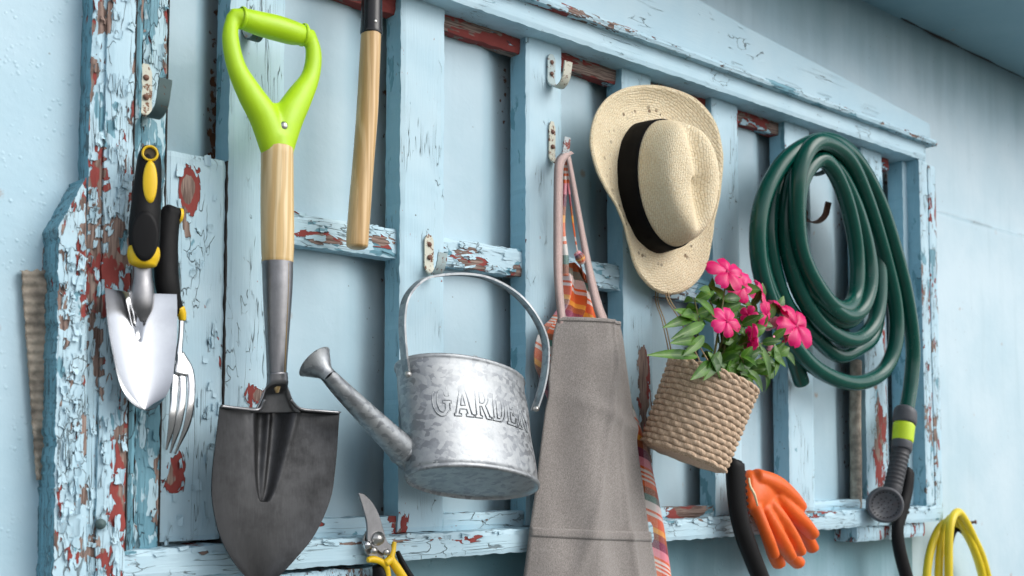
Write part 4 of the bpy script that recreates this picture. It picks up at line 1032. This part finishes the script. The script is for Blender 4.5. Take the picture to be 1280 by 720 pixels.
def flower(c, nrm, r, rot, pale=False):
    nrm = nrm.normalized(); a_ = nrm.orthogonal().normalized(); b_ = nrm.cross(a_); m_ = MB()
    for k in range(5):
        an = rot+k*2*pi/5; d_ = a_*cos(an)+b_*sin(an); s_ = nrm.cross(d_); rows = []; uvs = []
        jr = r*random.uniform(.85, 1.1)
        for i in range(9):
            f = i/8; wd = jr*.54*(f**.6)*sqrt(max(0, 1-(max(0, f-.55)/.47)**2)) if f > .55 else jr*.54*(f**.6)
            cc = c+d_*(jr*f)+nrm*(r*(.30*f-.42*f*f+.04)); rows.append([cc+s_*wd*g_2+nrm*(-abs(g_2)**2*r*.12+ .03*r*sin(g_2*6+k)) for g_2 in (-1, -.6, -.2, .2, .6, 1)]); uvs.append([(g_2/2+.5 + .5, f) for g_2 in (-1, -.6, -.2, .2, .6, 1)])
        m_.grid(rows, uvs=uvs)
    o = m_.build('flower', M['petal_pale'] if pale else M['petal'], t)
    e = MB(); e.lathe(c+nrm*.001, nrm, [(r*.12, 0), (r*.10, .001), (.0001, .0018)], 10); e.build('flower_centre', plain('flower_eye', (.45, .0, .09), .6), o)
nrms = [(-.3, -1, .5), (-.2, -1, .3), (.7, -.8, .35), (-.25, -1, .3), (.95, -.5, 0), (.3, -1, -.2), (-.1, -1, .25), (.5, -.5, .8), (-.9, -.6, -.3)]
for (fx, fy, fd, fr_, k), nn in zip(flowers, nrms): flower(P(fx, fy, fd), V(nn), PW(fx, fy, fd, fr_)*1.55, k*.7)
for fx, fy, fd, fr_, nn in ((978, 402, .10, 13, (.2, -.4, -1)), (966, 430, .11, 13, (.4, -.9, -.5)), (963, 405, .10, 12, (-.4, -.5, -.6)), (921, 372, .10, 13, (.1, -1, -.2)), (988, 420, .115, 12, (.1, -.8, -.6))):
    flower(P(fx, fy, fd), V(nn), PW(fx, fy, fd, fr_), fx, pale=fy > 400 and fx < 985)

# ------------------------------------------------------------------ green hose
t = thing('garden_hose', P(1060, 488, .05), 'thick dark green garden hose coiled on hooks at the right of the frame', 'hose')
loops = [
 (1002, 478, .02), (992, 445, .03), (978, 400, .05),
 (957, 350, .06), (949, 300, .06), (957, 245, .06), (980, 203, .06), (1012, 183, .06), (1045, 190, .06), (1072, 225, .05), (1092, 285, .04), (1100, 350, .035), (1093, 415, .03), (1072, 436, .03), (1047, 444, .03), (1018, 420, .035),
 (985, 385, .05), (967, 335, .06), (962, 280, .065), (972, 232, .07), (993, 203, .075), (1020, 187, .08), (1050, 195, .08), (1078, 235, .07), (1095, 300, .06), (1100, 360, .06), (1092, 405, .06), (1068, 425, .06), (1035, 412, .06),
 (1005, 375, .07), (987, 325, .08), (983, 270, .085), (992, 222, .09), (1014, 200, .095), (1042, 207, .095), (1066, 250, .085), (1083, 305, .08), (1088, 350, .08), (1078, 385, .08), (1058, 395, .08), (1030, 375, .085),
 (1000, 345, .075), (990, 300, .08), (992, 245, .085), (1008, 208, .085), (1035, 200, .085), (1060, 232, .08), (1078, 290, .07), (1083, 345, .065), (1076, 385, .06), (1058, 402, .06), (1032, 388, .07),
 (1008, 340, .09), (997, 280, .10), (1002, 228, .105), (1022, 200, .11), (1040, 210, .11), (1057, 248, .09), (1069, 300, .075), (1072, 345, .07), (1067, 375, .07), (1052, 386, .08), (1030, 370, .09),
 (1003, 320, .10), (996, 265, .11), (999, 215, .12), (1012, 185, .125), (1032, 178, .125), (1060, 198, .11), (1083, 248, .09), (1105, 318, .07), (1119, 380, .06), (1119, 430, .055), (1102, 466, .05), (1066, 479, .05), (1022, 462, .05), (988, 425, .055),
 (962, 375, .07), (948, 320, .08), (951, 260, .09), (972, 212, .10), (1003, 184, .11), (1038, 176, .11), (1070, 200, .10), (1098, 250, .09), (1118, 310, .08), (1133, 370, .07), (1141, 430, .06), (1139, 475, .055), (1132, 520, .055)]
path = [P(*q) for q in loops]
r_ = .0140
b = MB(); b.tube(path, r_, 18, 7, cap=True); b.build('hose_tube', M['hose'], t)
# kinked inner strand
D = .055
noz = thing('spray_nozzle', P(1106, 631, .06), 'grey spray nozzle with lime ring at the end of the green hose', 'nozzle')
u_ = PW(1125, 560, .055, 1)/2
def seg(L, d, mat, name, parent, n=20, fl=1, sub=3): 
    b = MB(); b.tube([P(x_, y_, d) for x_, y_, _ in L], [w_*u_ for _, _, w_ in L], n, sub, fl); return b.build(name, mat, parent)
seg([(1132, 513, 27), (1131.5, 516, 29), (1131, 528, 29), (1130.5, 531, 26)], .055, M['greyplastic'], 'connector', noz)
b = MB()
for k in range(22):
    a = 2*pi*k/22; p0 = P(1131.7, 515, .055); p1 = P(1131, 529, .055); rr_ = 14.7*u_; off = V((cos(a)*rr_, sin(a)*rr_, 0)); b.tube([p0+off, p1+off], .0011, 6, 1)
b.build('grip_ribs', M['greyplastic'], noz)
seg([(1130.5, 531, 26), (1130, 533, 27), (1128.5, 550, 26), (1128.3, 552, 25)], .055, M['limering'], 'lime_ring', noz)
seg([(1128, 552, 25), (1127.7, 554, 26), (1127, 562, 25), (1126.5, 564, 22)], .055, M['greyplastic'], 'collar', noz)
gb = [(1126.5, 562, 22)]
for k in range(9): gb += [(1125.5-k*1.1, 567+k*5, 21.5), (1125-k*1.1, 569.5+k*5, 23)]
gb += [(1114, 618, 22)]
seg(gb, .055, plain('grip_rubber', (.035, .037, .042), .6), 'grip', noz)
hc = P(1106, 631, .062); hax = V((-.75, -.65, .02)).normalized(); R_ = 44*u_
b = MB(); b.lathe(hc, hax, [(R_*.6, -.035), (R_*.9, -.02), (R_, -.006), (R_, .004), (R_*.94, .008), (R_*.82, .0085), (R_*.80, .006), (.0001, .006)], 48); hd = b.build('dial_head', M['greyplastic'], noz)
b = MB(); e1 = hax.orthogonal().normalized(); e2 = hax.cross(e1)
for k in range(24):
    a = 2*pi*k/24; c = hc+hax*.0065+(e1*cos(a)+e2*sin(a))*R_*.70; b.lathe(c, hax, [(.0011, 0), (.0010, .0012), (.0001, .0016)], 8)
for rr_ in (.38, .2):
    for k in range(9 if rr_ > .3 else 5):
        a = 2*pi*k/(9 if rr_ > .3 else 5); c = hc+hax*.0065+(e1*cos(a)+e2*sin(a))*R_*rr_; b.lathe(c, hax, [(.001, 0), (.0009, .001), (.0001, .0014)], 8)
b.build('spray_holes', M['rubber'], hd)

# ------------------------------------------------------------------ black ribbed handles
def blackh(L, ridge, d, label, n=9):
    t = thing('curved_tool_handle', P(L[-1][0], L[-1][1], d), label, 'tool handle', 'black curved tool handles')
    b = MB(); b.tube([P(x_, y_, d) for x_, y_, _ in L], [PW(x_, y_, d, w_)/2 for x_, y_, w_ in L], 20, 7, .75, ref=(1, 0, 0)); h = b.build('grip', M['rubber'], t)
    b = MB(); (x0, y0), (x1, y1) = ridge
    for k in range(n):
        f = k/(n-1); x_, y_ = x0+(x1-x0)*f, y0+(y1-y0)*f; q = PW(x_, y_, d, 1)
        b.tube([P(x_-3, y_, d)+V((0, .004, .001)), P(x_, y_, d)+V((.001, 0, 0)), P(x_-4, y_, d)+V((-.001, -.006, -.001))], [q*2.6]*3, 8, 4)
    b.build('finger_ridges', M['rubber'], h)
    return t
blackh([(919, 578, 22), (919, 582, 28), (920, 610, 28), (923, 640, 27), (930, 668, 27), (941, 698, 26), (958, 740, 25)], ((929.5, 590), (934, 645)), .06, 'black ribbed handle curving down below the woven basket', 8)
blackh([(1137, 588, 12), (1136, 592, 17), (1133, 615, 18), (1127, 640, 18), (1122, 662, 18), (1125, 690, 19), (1136, 730, 19), (1150, 770, 19)], ((1138, 596), (1134, 640)), .040, 'black ribbed handle hanging directly behind the spray nozzle', 8)

# ------------------------------------------------------------------ rubber gloves
def glove(name, label, palm, fingers, d, vox=.0022, cuff=None):
    t = thing(name, P(*palm[0][:2], d), label, 'glove', 'pair of orange rubber gloves')
    b = MB()
    pts = [P(x_, y_, d+(r[0] if r else 0)) for x_, y_, w_, *r in palm]; b.tube(pts, [PW(x_, y_, d, w_)/2 for x_, y_, w_, *r in palm], 24, 6, .45, ref=(1, 0, .4))
    for F_ in fingers:
        b.tube([P(x_, y_, d+dd) for x_, y_, w_, dd in F_], [PW(x_, y_, d, w_)/2 for x_, y_, w_, dd in F_], 14, 6, .85)
    o = b.build('rubber_skin', M['orange'], t); remesh(o, vox, 5); return t, o
glove('rubber_glove', 'orange rubber glove nearer the wall, mostly hidden with finger tips showing', [(940, 610, 44), (958, 640, 50), (972, 660, 40)],
      [[(985, 650, 20, 0), (1005, 668, 20, 0), (1016, 686, 18, .0)], [(968, 655, 20, 0), (985, 690, 21, 0), (998, 704, 20, .0)], [(955, 650, 20, 0), (967, 690, 20, 0), (974, 706, 19, 0)]], .030)
gt, gs = glove('rubber_glove', 'orange rubber glove in front, cuff tucked beside the black handle, fingers pointing down right',
      [(936, 612, 56, -.004), (946, 616, 58), (956, 624, 54), (966, 634, 44), (972, 644, 30)],
      [[(945, 596, 26, 0), (968, 606, 30, .006), (988, 622, 26, .008), (1000, 634, 20, .006)],
       [(968, 618, 24, .004), (985, 636, 23, .008), (1003, 653, 22, .008), (1016, 668, 19, .006)],
       [(962, 630, 20, .008), (976, 648, 20, .014), (990, 670, 19, .014), (1000, 690, 18, .010)],
       [(954, 636, 20, .006), (968, 660, 20, .012), (980, 682, 20, .012), (988, 696, 18, .010)],
       [(944, 634, 18, .008), (953, 655, 16, .016), (961, 676, 17, .018), (967, 694, 17, .014)]], .052)
b = MB(); b.tube([P(936, 598, .066), P(938, 608, .073), P(943, 618, .078), P(947, 632, .074)], [.0016, .002, .0022, .0014], 8, 8); b.build('cuff_lining', M['cream'], gt)

# ------------------------------------------------------------------ pruning shears
D = .040
t = thing('pruning_shears', P(470, 675, D), 'pruning shears with steel blade and yellow and black handles by the sill', 'pruners')
def plate(L, d, th, mat, name, parent, bev=.0008):
    pts, _ = spline([P(x_, y_, d) for x_, y_ in L+[L[0]]], 1, 5); pts = pts[:-1]; b = MB(); b.prism(pts, (0, th, 0)); o = b.build(name, mat, parent, smooth=False)
    m_ = o.modifiers.new('b', 'BEVEL'); m_.width = bev; m_.segments = 2; m_.limit_method = 'ANGLE'; m_.angle_limit = radians(50); return o
plate([(448, 616), (456, 618), (466, 628), (474, 643), (479, 660), (484, 676), (490, 684), (487, 694), (478, 692), (468, 684), (460, 678), (459, 655), (453, 632)], D+.006, .0032, M['steel'], 'blade', t)
plate([(459, 664), (466, 668), (472, 680), (478, 690), (480, 699), (470, 699), (460, 694), (455, 684), (455, 672)], D+.001, .0035, steel('pruner_steel', (.35, .34, .32), .35), 'counter_blade', t)
b = MB(); b.lathe(P(472, 673, D+.006), (0, -1, 0), [(.0085, 0), (.0082, .003), (.0055, .0036), (.0052, .0052), (.0001, .0056)], 24); b.build('pivot_bolt', M['screw'], t)
b = MB(); b.lathe(P(467, 688, D+.006), (0, -1, 0), [(.0042, 0), (.004, .003), (.0001, .0036)], 16); b.lathe(P(483, 690, D+.006), (0, -1, 0), [(.004, 0), (.0038, .003), (.0001, .0034)], 16); b.build('screw', M['screw'], t)
b = MB(); b.box(P(457, 686, D+.010), P(460.5, 676, D+.002)+V((0, 0, 0))); b.build('safety_catch', M['chrome'], t)
for L, bl in (([(460, 700, 7), (466, 699, 9), (476, 702, 8), (483, 709, 8), (485, 722, 8), (486, 745, 8)], [(473, 708, 16), (476, 722, 22), (478, 750, 24)]),
              ([(493, 678, 6), (491, 688, 8), (489, 698, 10), (496, 710, 12), (506, 726, 12), (516, 748, 12)], [(497, 690, 6), (505, 708, 9), (517, 730, 12)])):
    u_ = PW(480, 700, D, 1)/2
    b = MB(); b.tube([P(x_, y_, D+.004) for x_, y_, _ in L], [w_*u_ for _, _, w_ in L], 14, 7); h = b.build('handle', M['yellow'], t)
    b = MB(); b.tube([P(x_, y_, D-.004) for x_, y_, _ in bl], [w_*u_ for _, _, w_ in bl], 14, 6); b.build('handle_sleeve', M['rubber'], h)
b = MB(); b.tube([P(488, 699, D+.006), P(482, 704, D+.006)], .005, 12, 2); b.build('spring', M['yellow'], t)

# ------------------------------------------------------------------ yellow cable coil
t = thing('yellow_cable', P(1198, 640, .03), 'coil of bright yellow cable hanging at the lower right corner', 'cable')
u_ = PW(1195, 680, .03, 1)/2
st = [[(1165, 860, .02), (1157, 790, .02), (1158, 730, .02), (1161, 698, .02), (1168, 673, .02), (1178, 656, .02), (1192, 652, .02), (1208, 668, .02), (1222, 700, .015), (1231, 740, .015), (1234, 790, .015), (1225, 860, .015)],
      [(1180, 880, .03), (1173, 800, .03), (1173, 730, .03), (1175, 690, .03), (1181, 660, .03), (1192, 646, .03), (1204, 658, .03), (1217, 685, .03), (1229, 725, .025), (1234, 790, .02)],
      [(1195, 890, .05), (1187, 800, .05), (1186, 730, .05), (1186, 680, .05), (1189, 652, .05), (1197, 640, .045), (1206, 650, .04), (1217, 672, .035), (1229, 700, .03), (1238, 740, .03), (1243, 800, .03)]]
b = MB()
for L in st: b.tube([P(*q) for q in L], 10.0*u_, 14, 7)
b.build('cable_strand', M['cable'], t)
b = MB(); b.tube([P(1185, 720, .012), P(1187, 680, .012), (P(1195, 661, .015)), P(1208, 668, .02), (P(1219, 688, .022)), P(1229, 718, .022), P(1234, 770, .02)], 8.5*u_, 12, 7); b.build('black_strand', M['rubber'], t)
b = MB(); b.lathe(P(1197, 655, -.03), (0, -1, .15), [(.003, 0), (.003, .040), (.005, .041), (.0001, .043)], 12); tag(b.build('nail', M['hook_rust']), 'nail in the wall holding the yellow cable coil', 'nail')
